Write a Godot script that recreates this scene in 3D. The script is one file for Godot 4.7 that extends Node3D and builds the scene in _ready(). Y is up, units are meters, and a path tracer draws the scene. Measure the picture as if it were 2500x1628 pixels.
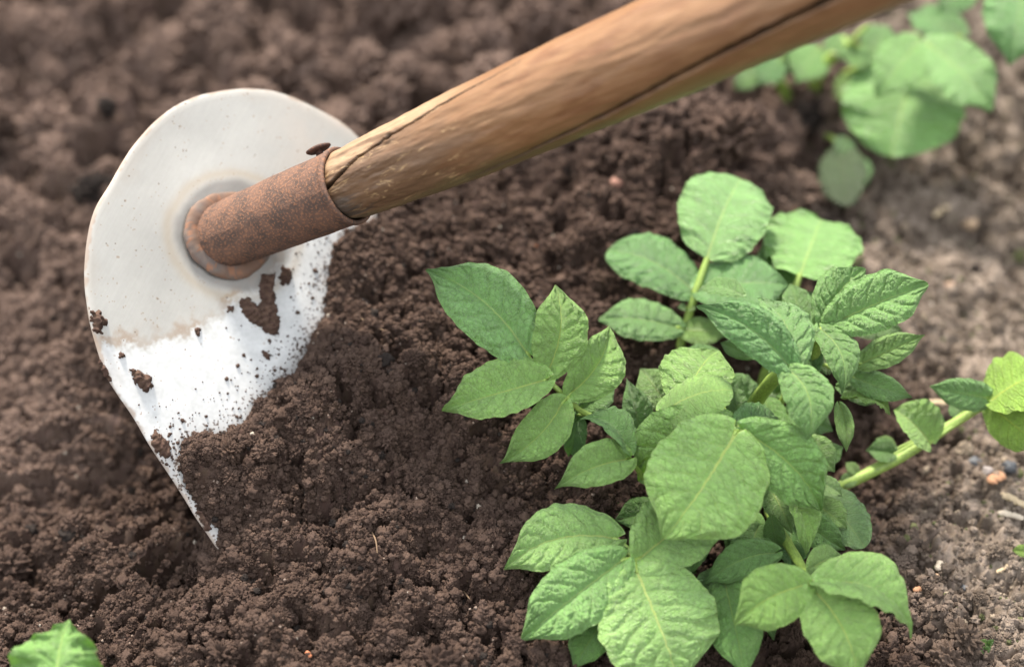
extends Node3D
# A hoe cutting into dark garden soil beside young potato plants. Units are metres.

const PITCH := 42.0
const EYE := Vector3(0.0, 0.669, 0.743)
const FOV := 19.0
var right := Vector3.RIGHT
var upward := Vector3(0, cos(deg_to_rad(PITCH)), -sin(deg_to_rad(PITCH)))
var forward := Vector3(0, -sin(deg_to_rad(PITCH)), -cos(deg_to_rad(PITCH)))
var kpx := tan(deg_to_rad(FOV * 0.5)) / 814.0      # size of one photograph pixel at one metre
var rng := RandomNumberGenerator.new()
var taken := {}

# hoe frame
var blade_o: Vector3
var blade_n: Vector3
var blade_u: Vector3
var blade_v: Vector3
var h0: Vector3
var hdir: Vector3

# soil grid
var gx := PackedFloat32Array()
var gz := PackedFloat32Array()
var gh := PackedFloat32Array()
var gnx := 0
var gnz := 0
var rbf_c: Array[Vector2] = []
var rbf_w := PackedFloat64Array()
var coarse := PackedFloat32Array()
var low_ground := PackedFloat32Array()
var edge_line: Array[Vector2] = []
var edge_y: Array[float] = []
const EDGE_IN := [0.05, 0.05, 0.042, 0.028, 0.013, 0.004, 0.003, 0.003]
var gshift := PackedVector2Array()
var cut := PackedVector2Array()
var boundary: Array[Vector3] = []
var bare := PackedVector2Array()
const CX0 := -0.5
const CZ0 := -0.5
const CD := 0.005
const CN := 180


# ---------------------------------------------------------------- helpers
func at(x: float, y: float, d: float) -> Vector3:
	return EYE + forward * d + right * ((x - 1250.0) * kpx * d) + upward * ((814.0 - y) * kpx * d)

func ray(x: float, y: float) -> Vector3:
	return forward + right * ((x - 1250.0) * kpx) + upward * ((814.0 - y) * kpx)

func on_blade(x: float, y: float) -> Vector3:
	var r := ray(x, y)
	return EYE + r * ((blade_o - EYE).dot(blade_n) / r.dot(blade_n))

func blade_uv(p: Vector3) -> Vector2:
	var q := p - blade_o
	return Vector2(q.dot(blade_u), q.dot(blade_v))

func blade_height(x: float, z: float) -> float:
	return blade_o.y - (blade_n.x * (x - blade_o.x) + blade_n.z * (z - blade_o.z)) / blade_n.y

func called(n: String) -> String:
	if not taken.has(n):
		taken[n] = 0
		return n
	taken[n] += 1
	return "%s_%03d" % [n, taken[n]]

func tag(o: Node3D, label := "", category := "", group := "", kind := "") -> void:
	if label: o.set_meta("label", label)
	if category: o.set_meta("category", category)
	if group: o.set_meta("group", group)
	if kind: o.set_meta("kind", kind)

func root(n: String, p: Vector3) -> Node3D:
	var o := Node3D.new()
	o.name = called(n)
	add_child(o)
	o.position = p
	return o

func part(n: String, mesh: Mesh, m: Material, parent: Node3D) -> MeshInstance3D:
	var o := MeshInstance3D.new()
	o.name = n if parent != self else called(n)
	o.mesh = mesh
	o.material_override = m
	parent.add_child(o, true)
	return o

func noise(sd: int, freq: float, octaves := 1, kind := FastNoiseLite.TYPE_SIMPLEX) -> FastNoiseLite:
	var n := FastNoiseLite.new()
	n.seed = sd
	n.frequency = freq
	n.noise_type = kind
	n.fractal_type = FastNoiseLite.FRACTAL_FBM if octaves > 1 else FastNoiseLite.FRACTAL_NONE
	n.fractal_octaves = octaves
	return n

func cells(sd: int, freq: float, ret := FastNoiseLite.RETURN_DISTANCE) -> FastNoiseLite:
	var n := noise(sd, freq, 1, FastNoiseLite.TYPE_CELLULAR)
	n.cellular_distance_function = FastNoiseLite.DISTANCE_EUCLIDEAN
	n.cellular_return_type = ret
	n.cellular_jitter = 1.0
	return n

func sm(a: float, b: float, x: float) -> float:
	return smoothstep(a, b, x)

func lin(r: float, g: float, b: float) -> Color:
	return Color(r, g, b).linear_to_srgb()

# a grid of nu x nv points as one mesh with smooth normals
func sheet(p: PackedVector3Array, uv: PackedVector2Array, nu: int, nv: int, col := PackedColorArray(), flip := false) -> ArrayMesh:
	var nrm := PackedVector3Array()
	nrm.resize(nu * nv)
	for j in nv:
		for i in nu:
			var k := j * nu + i
			var du := p[k + (1 if i < nu - 1 else 0)] - p[k - (1 if i > 0 else 0)]
			var dv := p[k + (nu if j < nv - 1 else 0)] - p[k - (nu if j > 0 else 0)]
			var n := dv.cross(du)
			if n.length_squared() < 1e-24:
				n = nrm[k - 1] if i > 0 else Vector3.UP
			nrm[k] = n.normalized() * (-1.0 if flip else 1.0)
	var idx := PackedInt32Array()
	idx.resize((nu - 1) * (nv - 1) * 6)
	var c := 0
	for j in nv - 1:
		for i in nu - 1:
			var k := j * nu + i
			var q := [k, k + 1, k + nu, k + 1, k + nu + 1, k + nu] if not flip else [k, k + nu, k + 1, k + 1, k + nu, k + nu + 1]
			for e in 6:
				idx[c] = q[e]
				c += 1
	return arrays(p, nrm, uv, idx, col)

func arrays(p, nrm, uv, idx, col) -> ArrayMesh:
	var a := []
	a.resize(Mesh.ARRAY_MAX)
	a[Mesh.ARRAY_VERTEX] = p
	a[Mesh.ARRAY_NORMAL] = nrm
	if uv.size(): a[Mesh.ARRAY_TEX_UV] = uv
	if col.size(): a[Mesh.ARRAY_COLOR] = col
	a[Mesh.ARRAY_INDEX] = idx
	var m := ArrayMesh.new()
	m.add_surface_from_arrays(Mesh.PRIMITIVE_TRIANGLES, a)
	return m

func spline(pts: Array, t: float) -> Variant:
	var n := pts.size() - 1
	var f := clampf(t, 0.0, 1.0) * n
	var i := mini(int(f), n - 1)
	var u := f - i
	var a = pts[maxi(i - 1, 0)]
	var b = pts[i]
	var c = pts[i + 1]
	var d = pts[mini(i + 2, n)]
	return 0.5 * ((2.0 * b) + (c - a) * u + (2.0 * a - 5.0 * b + 4.0 * c - d) * u * u + (3.0 * b - a - 3.0 * c + d) * u * u * u)

# a tube along a path, added to lists; radii by position
func tube(st: SurfaceTool, pts: Array, r0: float, r1: float, off: Vector3, sides := 10, steps := 0, rough := 0.06) -> void:
	if steps == 0: steps = maxi(8, pts.size() * 7)
	var ax := Vector3.UP
	var rows: Array[PackedVector3Array] = []
	var nr: Array[PackedVector3Array] = []
	var last := Vector3.ZERO
	for s in steps + 1:
		var t := float(s) / steps
		var p: Vector3 = spline(pts, t)
		var q: Vector3 = spline(pts, minf(t + 0.01, 1.0))
		var q0: Vector3 = spline(pts, maxf(t - 0.01, 0.0))
		var d := (q - q0).normalized()
		if s == 0:
			last = d.cross(Vector3(0.31, 0.83, 0.46)).normalized()
		last = (last - d * last.dot(d)).normalized()
		var b := d.cross(last)
		var row := PackedVector3Array()
		var rn := PackedVector3Array()
		for k in sides + 1:
			var a := TAU * (k % sides) / sides
			var v := last * cos(a) + b * sin(a)
			var r := lerpf(r0, r1, t) * (1.0 + rough * sin(a * 3.0 + t * 9.0) + rough * 0.7 * sin(t * 47.0 + a * 2.0))
			if s == 0 or s == steps: r *= 0.55
			row.append(p + v * r - off)
			rn.append(v)
		rows.append(row)
		nr.append(rn)
	for s in steps:
		for k in sides:
			var quad := [[s, k], [s + 1, k], [s, k + 1], [s, k + 1], [s + 1, k], [s + 1, k + 1]]
			for e in quad:
				st.set_normal(nr[e[0]][e[1]])
				st.set_uv(Vector2(float(e[1]) / sides, float(e[0]) / steps))
				st.add_vertex(rows[e[0]][e[1]])
	for e in [0, steps]:
		var c := Vector3.ZERO
		for k in sides: c += rows[e][k] / sides
		for k in sides:
			var tri := [c, rows[e][k], rows[e][k + 1]] if e == 0 else [c, rows[e][k + 1], rows[e][k]]
			for v in tri:
				st.set_normal(((nr[e][k]) * 0.5 + (c - (spline(pts, 0.5) as Vector3 - off)).normalized()).normalized())
				st.set_uv(Vector2(0.5, float(e) / steps))
				st.add_vertex(v)

func begin() -> SurfaceTool:
	var st := SurfaceTool.new()
	st.begin(Mesh.PRIMITIVE_TRIANGLES)
	return st

# lumpy ball
func lump(sd: int, sub: int, rough: float, squash := Vector3.ONE, freq := 1.6, fine := 0.0) -> ArrayMesh:
	var n3 := cells(sd + 9, freq * 3.6)
	var n := noise(sd, freq, 3)
	var n2 := cells(sd + 5, freq * 1.5)
	var v: Array[Vector3] = []
	var f: Array = []
	var g := (1.0 + sqrt(5.0)) / 2.0
	for e in [[-1, g, 0], [1, g, 0], [-1, -g, 0], [1, -g, 0], [0, -1, g], [0, 1, g], [0, -1, -g], [0, 1, -g], [g, 0, -1], [g, 0, 1], [-g, 0, -1], [-g, 0, 1]]:
		v.append(Vector3(e[0], e[1], e[2]).normalized())
	f = [[0, 11, 5], [0, 5, 1], [0, 1, 7], [0, 7, 10], [0, 10, 11], [1, 5, 9], [5, 11, 4], [11, 10, 2], [10, 7, 6], [7, 1, 8], [3, 9, 4], [3, 4, 2], [3, 2, 6], [3, 6, 8], [3, 8, 9], [4, 9, 5], [2, 4, 11], [6, 2, 10], [8, 6, 7], [9, 8, 1]]
	for s in sub:
		var mid := {}
		var nf := []
		for t in f:
			var m := []
			for e in 3:
				var a: int = t[e]
				var b: int = t[(e + 1) % 3]
				var key := Vector2i(mini(a, b), maxi(a, b))
				if not mid.has(key):
					mid[key] = v.size()
					v.append(((v[a] + v[b]) * 0.5).normalized())
				m.append(mid[key])
			nf.append_array([[t[0], m[0], m[2]], [t[1], m[1], m[0]], [t[2], m[2], m[1]], [m[0], m[1], m[2]]])
		f = nf
	var p := PackedVector3Array()
	for q in v:
		var b := 1.0 - clampf(n2.get_noise_3dv(q) + 1.0, 0.0, 1.0)
		p.append(q * squash * (1.0 + rough * n.get_noise_3dv(q) + rough * 0.9 * (b - 0.5) - fine * (n3.get_noise_3dv(q) + 0.5)))
	var nr := PackedVector3Array()
	nr.resize(p.size())
	var idx := PackedInt32Array()
	for t in f:
		var fn := (p[t[2]] - p[t[0]]).cross(p[t[1]] - p[t[0]])
		if fn.dot(p[t[0]]) < 0.0: 
			idx.append_array(PackedInt32Array([t[0], t[1], t[2]]))
			fn = -fn
		else:
			idx.append_array(PackedInt32Array([t[0], t[2], t[1]]))
		for e in t: nr[e] += fn
	for i in nr.size(): nr[i] = nr[i].normalized()
	# Godot front faces run clockwise
	for i in range(0, idx.size(), 3):
		var a := p[idx[i]]
		if (p[idx[i + 1]] - a).cross(p[idx[i + 2]] - a).dot(nr[idx[i]]) > 0.0:
			var s := idx[i + 1]
			idx[i + 1] = idx[i + 2]
			idx[i + 2] = s
	return arrays(p, nr, PackedVector2Array(), idx, PackedColorArray())

func picture(w: int, h: int, bytes: PackedByteArray, fmt := Image.FORMAT_RGB8) -> ImageTexture:
	return ImageTexture.create_from_image(Image.create_from_data(w, h, false, fmt, bytes))

func mat(c: Color, rough: float, spec := 0.5) -> StandardMaterial3D:
	var m := StandardMaterial3D.new()
	m.albedo_color = c
	m.roughness = rough
	m.metallic_specular = spec
	return m


# ---------------------------------------------------------------- scene
func _ready() -> void:
	rng.seed = 11
	var cam := Camera3D.new()
	cam.name = "camera"
	cam.near = 0.05
	cam.far = 200.0
	add_child(cam)
	cam.look_at_from_position(EYE, EYE + forward, Vector3.UP)
	var at_phys := CameraAttributesPhysical.new()
	at_phys.frustum_focal_length = 71.7
	at_phys.frustum_focus_distance = 0.862
	at_phys.frustum_near = 0.05
	at_phys.frustum_far = 200.0
	at_phys.exposure_aperture = 3.2
	cam.attributes = at_phys
	cam.fov = FOV
	cam.current = true

	var env := Environment.new()
	env.background_mode = Environment.BG_SKY
	var sky_m := ProceduralSkyMaterial.new()
	sky_m.sky_top_color = Color(0.96, 0.98, 1.0)
	sky_m.sky_horizon_color = Color(0.44, 0.44, 0.43)
	sky_m.sky_curve = 0.5
	sky_m.sky_energy_multiplier = 1.0
	sky_m.ground_bottom_color = Color(0.22, 0.19, 0.16)
	sky_m.ground_horizon_color = Color(0.30, 0.28, 0.25)
	var sky := Sky.new()
	sky.sky_material = sky_m
	env.sky = sky
	env.tonemap_mode = Environment.TONE_MAPPER_LINEAR
	env.tonemap_exposure = 3.2
	env.sdfgi_enabled = true
	env.ssao_enabled = true
	env.ssil_enabled = true
	var we := WorldEnvironment.new()
	we.name = "daylight"
	we.environment = env
	add_child(we)
	var sun := DirectionalLight3D.new()
	sun.name = "sun"
	sun.light_energy = 1.0
	sun.light_angular_distance = 10.0
	sun.light_color = Color(1.0, 0.96, 0.9)
	sun.shadow_enabled = true
	add_child(sun)
	sun.look_at_from_position(Vector3(-0.2, 0.9, -0.55), Vector3.ZERO, Vector3.UP)

	place_hoe_frame()
	build_ground()
	build_crumbs()
	build_hoe()
	leaf_textures()
	build_plants()
	build_litter()



# ---------------------------------------------------------------- soil
func place_hoe_frame() -> void:
	blade_o = at(560, 570, 0.90)
	var n_cam := Vector3(0.5, 0.15, 0.85).normalized()
	blade_n = right * n_cam.x + upward * n_cam.y - forward * n_cam.z
	blade_u = (right - blade_n * right.dot(blade_n)).normalized()
	blade_v = blade_n.cross(blade_u).normalized()
	h0 = at(850, 452, 0.862)
	hdir = (at(1567, 139, 0.797) - h0).normalized()
	for p in [[905, 544], [842, 573], [800, 649], [791, 745], [757, 830], [737, 894], [692, 944], [629, 989], [570, 1052], [462, 1070], [428, 1134], [466, 1220], [538, 1353]]:
		boundary.append(on_blade(p[0], p[1]))
	for p in [[538, 1353], [475, 1260], [430, 1188], [367, 1093], [322, 1016], [263, 926], [231, 835], [205, 653], [225, 527], [330, 351], [469, 238], [620, 216], [779, 272], [905, 360], [915, 500]]:
		bare.append(blade_uv(on_blade(p[0], p[1])))
	for i in range(0, boundary.size()):
		bare.append(blade_uv(boundary[i]))

func ground_points(heap: bool) -> Array:
	var out := []
	if heap:
		for b in boundary: out.append(b)
	for p in [[450, 800], [600, 850], [350, 950], [480, 960], [650, 720], [300, 600], [500, 400], [700, 400], [400, 1040], [680, 880], [310, 850]]:
		var q := on_blade(p[0], p[1])
		out.append(Vector3(q.x, maxf(q.y - 0.032, -0.012), q.z))
	for p in [[390, 1240, .910], [330, 1130, .930], [480, 1390, .880], [250, 1080, .945], [100, 1000, .962], [150, 1350, .900], [50, 1500, .882], [100, 700, 1.035], [100, 300, 1.135], [180, 850, .995], [500, 100, 1.19], [1000, 100, 1.17], [1300, 250, 1.10], [950, 250, 1.13], [0, 0, 1.225], [1250, 0, 1.20]] + ([[600, 1330, .915], [760, 1200, .945], [430, 1480, .872]] if not heap else [
			[900, 1000, .886], [900, 1250, .868], [650, 1200, .878], [560, 1200, .874], [800, 1500, .848], [1100, 1500, .853], [1150, 1200, .878], [1200, 1000, .897], [1000, 800, .908], [900, 680, .925], [1150, 700, .932], [1010, 610, .942], [1050, 480, 1.03],
			[1300, 600, .962], [1300, 440, 1.0], [1500, 500, .978], [1500, 340, 1.01], [1690, 400, .990], [1690, 290, 1.04], [1850, 560, .985], [1770, 340, 1.025], [1910, 370, 1.108], [1965, 480, 1.08], [1850, 190, 1.13], [1450, 1050, .905], [1300, 1300, .872], [600, 1550, .848], [430, 1480, .863], [300, 1600, .858],
			[2000, 300, 1.10], [2300, 100, 1.17], [2400, 500, 1.085], [2100, 600, 1.035], [2400, 800, 1.01], [2300, 1000, .965], [2450, 1250, .915], [2250, 1300, .905], [2400, 1550, .868], [2150, 1500, .875], [2150, 1100, .955], [1800, 1100, .937], [1600, 1400, .878], [1700, 1600, .857], [2500, 0, 1.21]]):
		out.append(at(p[0], p[1], p[2]))
	for p in [[-.45, -.45], [0, -.48], [.45, -.45], [-.48, 0], [.48, 0], [-.45, .38], [0, .38], [.45, .38]]:
		out.append(Vector3(p[0], 0.0, p[1]))
	return out

func solve_rbf(pts: Array) -> void:
	var n := pts.size()
	rbf_c.clear()
	var a: Array[PackedFloat64Array] = []
	for i in n:
		var row := PackedFloat64Array()
		row.resize(n + 1)
		for j in n:
			var dx: float = pts[i].x - pts[j].x
			var dz: float = pts[i].z - pts[j].z
			row[j] = sqrt(dx * dx + dz * dz + 0.00006)
		row[n] = pts[i].y
		rbf_c.append(Vector2(pts[i].x, pts[i].z))
		a.append(row)
	for c in n:
		var best := c
		for r in range(c + 1, n):
			if absf(a[r][c]) > absf(a[best][c]): best = r
		var tmp := a[c]
		a[c] = a[best]
		a[best] = tmp
		for r in range(c + 1, n):
			var f := a[r][c] / a[c][c]
			if f != 0.0:
				for k in range(c, n + 1): a[r][k] -= f * a[c][k]
	rbf_w.resize(n)
	for i in range(n - 1, -1, -1):
		var s := a[i][n]
		for k in range(i + 1, n): s -= a[i][k] * rbf_w[k]
		rbf_w[i] = s / a[i][i]

func base_height(x: float, z: float) -> float:
	var s := 0.0
	for i in rbf_c.size():
		var dx := x - rbf_c[i].x
		var dz := z - rbf_c[i].y
		s += rbf_w[i] * sqrt(dx * dx + dz * dz + 0.00006)
	return s

func coarse_grid() -> PackedFloat32Array:
	var out := PackedFloat32Array()
	out.resize(CN * CN)
	for j in CN:
		for i in CN:
			var x := CX0 + i * CD
			var z := CZ0 + j * CD
			var e := maxf(absf(x) - 0.36, 0.0) + maxf(-0.36 - z, 0.0) + maxf(z - 0.31, 0.0)
			out[j * CN + i] = base_height(x, z) * (1.0 - sm(0.0, 0.1, e))
	return out

func coarse_at(grid: PackedFloat32Array, x: float, z: float) -> float:
	var fx := (x - CX0) / CD
	var fz := (z - CZ0) / CD
	if fx < 0.0 or fz < 0.0 or fx >= CN - 1.001 or fz >= CN - 1.001: return 0.0
	var i := int(fx)
	var j := int(fz)
	fx -= i
	fz -= j
	var k := j * CN + i
	return lerpf(lerpf(grid[k], grid[k + 1], fx), lerpf(grid[k + CN], grid[k + CN + 1], fx), fz)

func sandy(x: float, z: float) -> float:     # 0 in the dug dark soil, 1 on the trodden sandy ground to the right
	return sm(0.135, 0.235, x - 0.10 * z - 0.02 * sin(z * 31.0))

func soil_color(x: float, z: float, v: float, w: float) -> Color:
	var c := Color(0.076, 0.0505, 0.0402).lerp(Color(0.044, 0.0285, 0.0228), clampf(v, 0.0, 1.0))
	c = c.lerp(Color(0.098, 0.064, 0.048), clampf(w, 0.0, 1.0) * 0.6)
	var pale_zone := maxf(sm(-0.04, -0.16, z), sm(-0.17, -0.24, x) * sm(0.14, 0.06, z))  # soil gets paler towards the back and the far left
	c = c.lerp(Color(0.155, 0.108, 0.088), 0.75 * pale_zone)
	var s := sandy(x, z)
	return c.lerp(Color(0.245, 0.198, 0.162).lerp(Color(0.115, 0.090, 0.070), clampf(v, 0.0, 1.0)), s * 0.92)

var soil_m: StandardMaterial3D
func soil_material() -> StandardMaterial3D:
	if soil_m == null:
		soil_m = mat(Color.WHITE, 0.85, 0.2)
		soil_m.vertex_color_use_as_albedo = true
		var t := NoiseTexture2D.new()
		t.width = 256
		t.height = 256
		t.seamless = true
		t.noise = cells(77, 0.07)
		t.noise.fractal_type = FastNoiseLite.FRACTAL_FBM
		t.noise.fractal_octaves = 3
		t.invert = true
		soil_m.heightmap_enabled = true
		soil_m.heightmap_texture = t
		soil_m.heightmap_scale = 0.05
		soil_m.uv1_triplanar = true
		soil_m.uv1_world_triplanar = true
		soil_m.uv1_scale = Vector3.ONE * 95.0
	return soil_m

func build_ground() -> void:
	for p in [[205, 653], [231, 835], [263, 926], [322, 1016], [367, 1093], [430, 1188], [475, 1260], [538, 1353]]:
		var q := on_blade(p[0], p[1])
		edge_line.append(Vector2(q.x, q.z))
		edge_y.append(q.y)
	solve_rbf(ground_points(false))
	low_ground = coarse_grid()
	solve_rbf(ground_points(true))
	coarse = coarse_grid()
	var grow := func(a: float, b: float, d: float) -> PackedFloat32Array:
		var mid := PackedFloat32Array()
		var outl := PackedFloat32Array()
		var st := d
		var q := a
		while q > -25.0:
			st *= 1.22
			q -= st
			outl.append(q)
		outl.reverse()
		mid.append_array(outl)
		var n := int((b - a) / d)
		for i in n + 1: mid.append(a + i * d)
		q = a + n * d
		st = d
		while q < 25.0:
			st *= 1.22
			q += st
			mid.append(q)
		return mid
	gx = grow.call(-0.33, 0.33, 0.00115)
	gz = grow.call(-0.37, 0.29, 0.00115)
	gnx = gx.size()
	gnz = gz.size()
	gh.resize(gnx * gnz)
	gshift.resize(gnx * gnz)
	var warp := noise(3, 60.0, 2)
	var warp2 := noise(4, 60.0, 2)
	var big := noise(5, 14.0, 3)
	var mound := cells(6, 34.0)
	var clod := cells(7, 95.0)
	var crumb := cells(8, 250.0)
	var grain := cells(9, 520.0)
	var rough := noise(10, 160.0, 4)
	var hole := noise(12, 26.0, 3)
	var tint := noise(13, 45.0, 4)
	var tint2 := noise(14, 12.0, 3)
	var pos := PackedVector3Array()
	var col := PackedColorArray()
	pos.resize(gnx * gnz)
	col.resize(gnx * gnz)
	for j in gnz:
		var z := gz[j]
		for i in gnx:
			var x := gx[i]
			var k := j * gnx + i
			var h := coarse_at(coarse, x, z)
			var sh := Vector2.ZERO
			if x < -0.06 and x > -0.32 and z > -0.08:
				var p := Vector2(x, z)
				var best := 1.0
				var side := 0.0
				var seg := 0
				var along := 0.0
				for e in edge_line.size() - 1:
					var c := Geometry2D.get_closest_point_to_segment(p, edge_line[e], edge_line[e + 1])
					if p.distance_to(c) < best:
						best = p.distance_to(c)
						seg = e
						along = c.distance_to(edge_line[e]) / edge_line[e].distance_to(edge_line[e + 1])
						var d := (edge_line[e + 1] - edge_line[e]).normalized()
						side = signf((p - c).dot(Vector2(-d.y, d.x)))
				var fade := sm(0.004, 0.035, p.distance_to(edge_line[-1]))
				if seg == edge_line.size() - 2 and along > 0.999: fade *= sm(0.02, 0.0, best)
				var ein := lerpf(EDGE_IN[seg], EDGE_IN[seg + 1], along)
				var beyond := sm(-ein, -ein + 0.006, best * side) * fade * sm(0.11, 0.06, best)
				var low := minf(h, coarse_at(low_ground, x, z))
				var ey := lerpf(edge_y[seg], edge_y[seg + 1], along)
				h = lerpf(h, low, beyond)
				var dn := (edge_line[seg + 1] - edge_line[seg]).normalized()
				sh = Vector2(dn.y, -dn.x) * clampf(1.35 * (ey - low) - ein, 0.0, 0.045) * beyond * (sm(0.07, 0.003, best) if side > 0.0 else sm(ein + 0.001, ein * 0.6, best))
			var near := absf(x) < 0.45 and absf(z) < 0.45
			if near:
				var wx := x + 0.006 * warp.get_noise_2d(x, z)
				var wz := z + 0.006 * warp2.get_noise_2d(x, z)
				var keep := 1.0
				if x < -0.02 and z > -0.1:
					var dd := 1.0
					for b in boundary:
						dd = minf(dd, Vector2(x - b.x, z - b.z).length())
					keep = 0.22 + 0.78 * sm(0.004, 0.035, dd)
				var s := sandy(x, z)
				var far := sm(-0.02, -0.16, z)
				var left := sm(-0.1, -0.22, x)
				var low := big.get_noise_2d(x, z)
				var c1 := clampf(mound.get_noise_2d(wx, wz) + 1.0, 0.0, 1.0)
				var c2 := clampf(clod.get_noise_2d(wx, wz) + 1.0, 0.0, 1.0)
				var c3 := clampf(crumb.get_noise_2d(wx * 1.0, wz) + 1.0, 0.0, 1.0)
				var c4 := clampf(grain.get_noise_2d(wx, wz) + 1.0, 0.0, 1.0)
				var d := low * (0.010 + 0.014 * far) + (sqrt(1.0 - c1 * c1 * 0.98) - 0.75) * (0.013 + 0.048 * far)
				d += (sqrt(1.0 - c2 * c2 * 0.98) - 0.75) * (0.0062 + 0.006 * maxf(far, left))
				d += rough.get_noise_2d(wx, wz) * 0.0048
				var pit := sm(lerpf(0.10, 0.16, far), lerpf(0.7, 0.42, far), hole.get_noise_2d(wx * 1.6 + 3.0, wz * 1.6))
				d -= pit * (0.015 + 0.045 * far)
				d *= lerpf(1.0, 0.42, s) * keep
				d += ((sqrt(1.0 - c3 * c3 * 0.98) - 0.75) * 0.0022 + (sqrt(1.0 - c4 * c4 * 0.98) - 0.75) * 0.0008) * lerpf(0.6, 1.0, keep)
				h += d
				if x < -0.03 and x > -0.3 and z > -0.12:
					var yb := blade_height(x, z)
					if h > yb - 0.005:
						if Geometry2D.is_point_in_polygon(blade_uv(Vector3(x, yb, z)), bare):
							h = yb - 0.005
			gh[k] = h
			pos[k] = Vector3(x + sh.x, h, z + sh.y)
			gshift[k] = sh
			if near:
				var t := 0.5 + 0.9 * tint.get_noise_2d(x, z)
				col[k] = soil_color(x, z, t, tint2.get_noise_2d(x, z))
			else:
				col[k] = Color(0.075, 0.046, 0.035)
	var m := soil_material()
	var o := part("soil_ground", sheet(pos, PackedVector2Array(), gnx, gnz, col, false), m, self)
	tag(o, "dark brown freshly dug garden soil heaped in front of the hoe blade", "ground", "", "structure")

func height_at(x: float, z: float) -> float:
	var i := clampi(gx.bsearch(x) - 1, 0, gnx - 2)
	var j := clampi(gz.bsearch(z) - 1, 0, gnz - 2)
	var fx := clampf((x - gx[i]) / (gx[i + 1] - gx[i]), 0, 1)
	var fz := clampf((z - gz[j]) / (gz[j + 1] - gz[j]), 0, 1)
	var k := j * gnx + i
	return lerpf(lerpf(gh[k], gh[k + 1], fx), lerpf(gh[k + gnx], gh[k + gnx + 1], fx), fz)

func on_ground(px: float, py: float) -> Vector3:
	var r := ray(px, py)
	var d := 0.6
	while d < 1.6:
		var p := EYE + r * d
		if p.y < height_at(p.x, p.z): return p
		d += 0.0015
	return EYE + r

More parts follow.
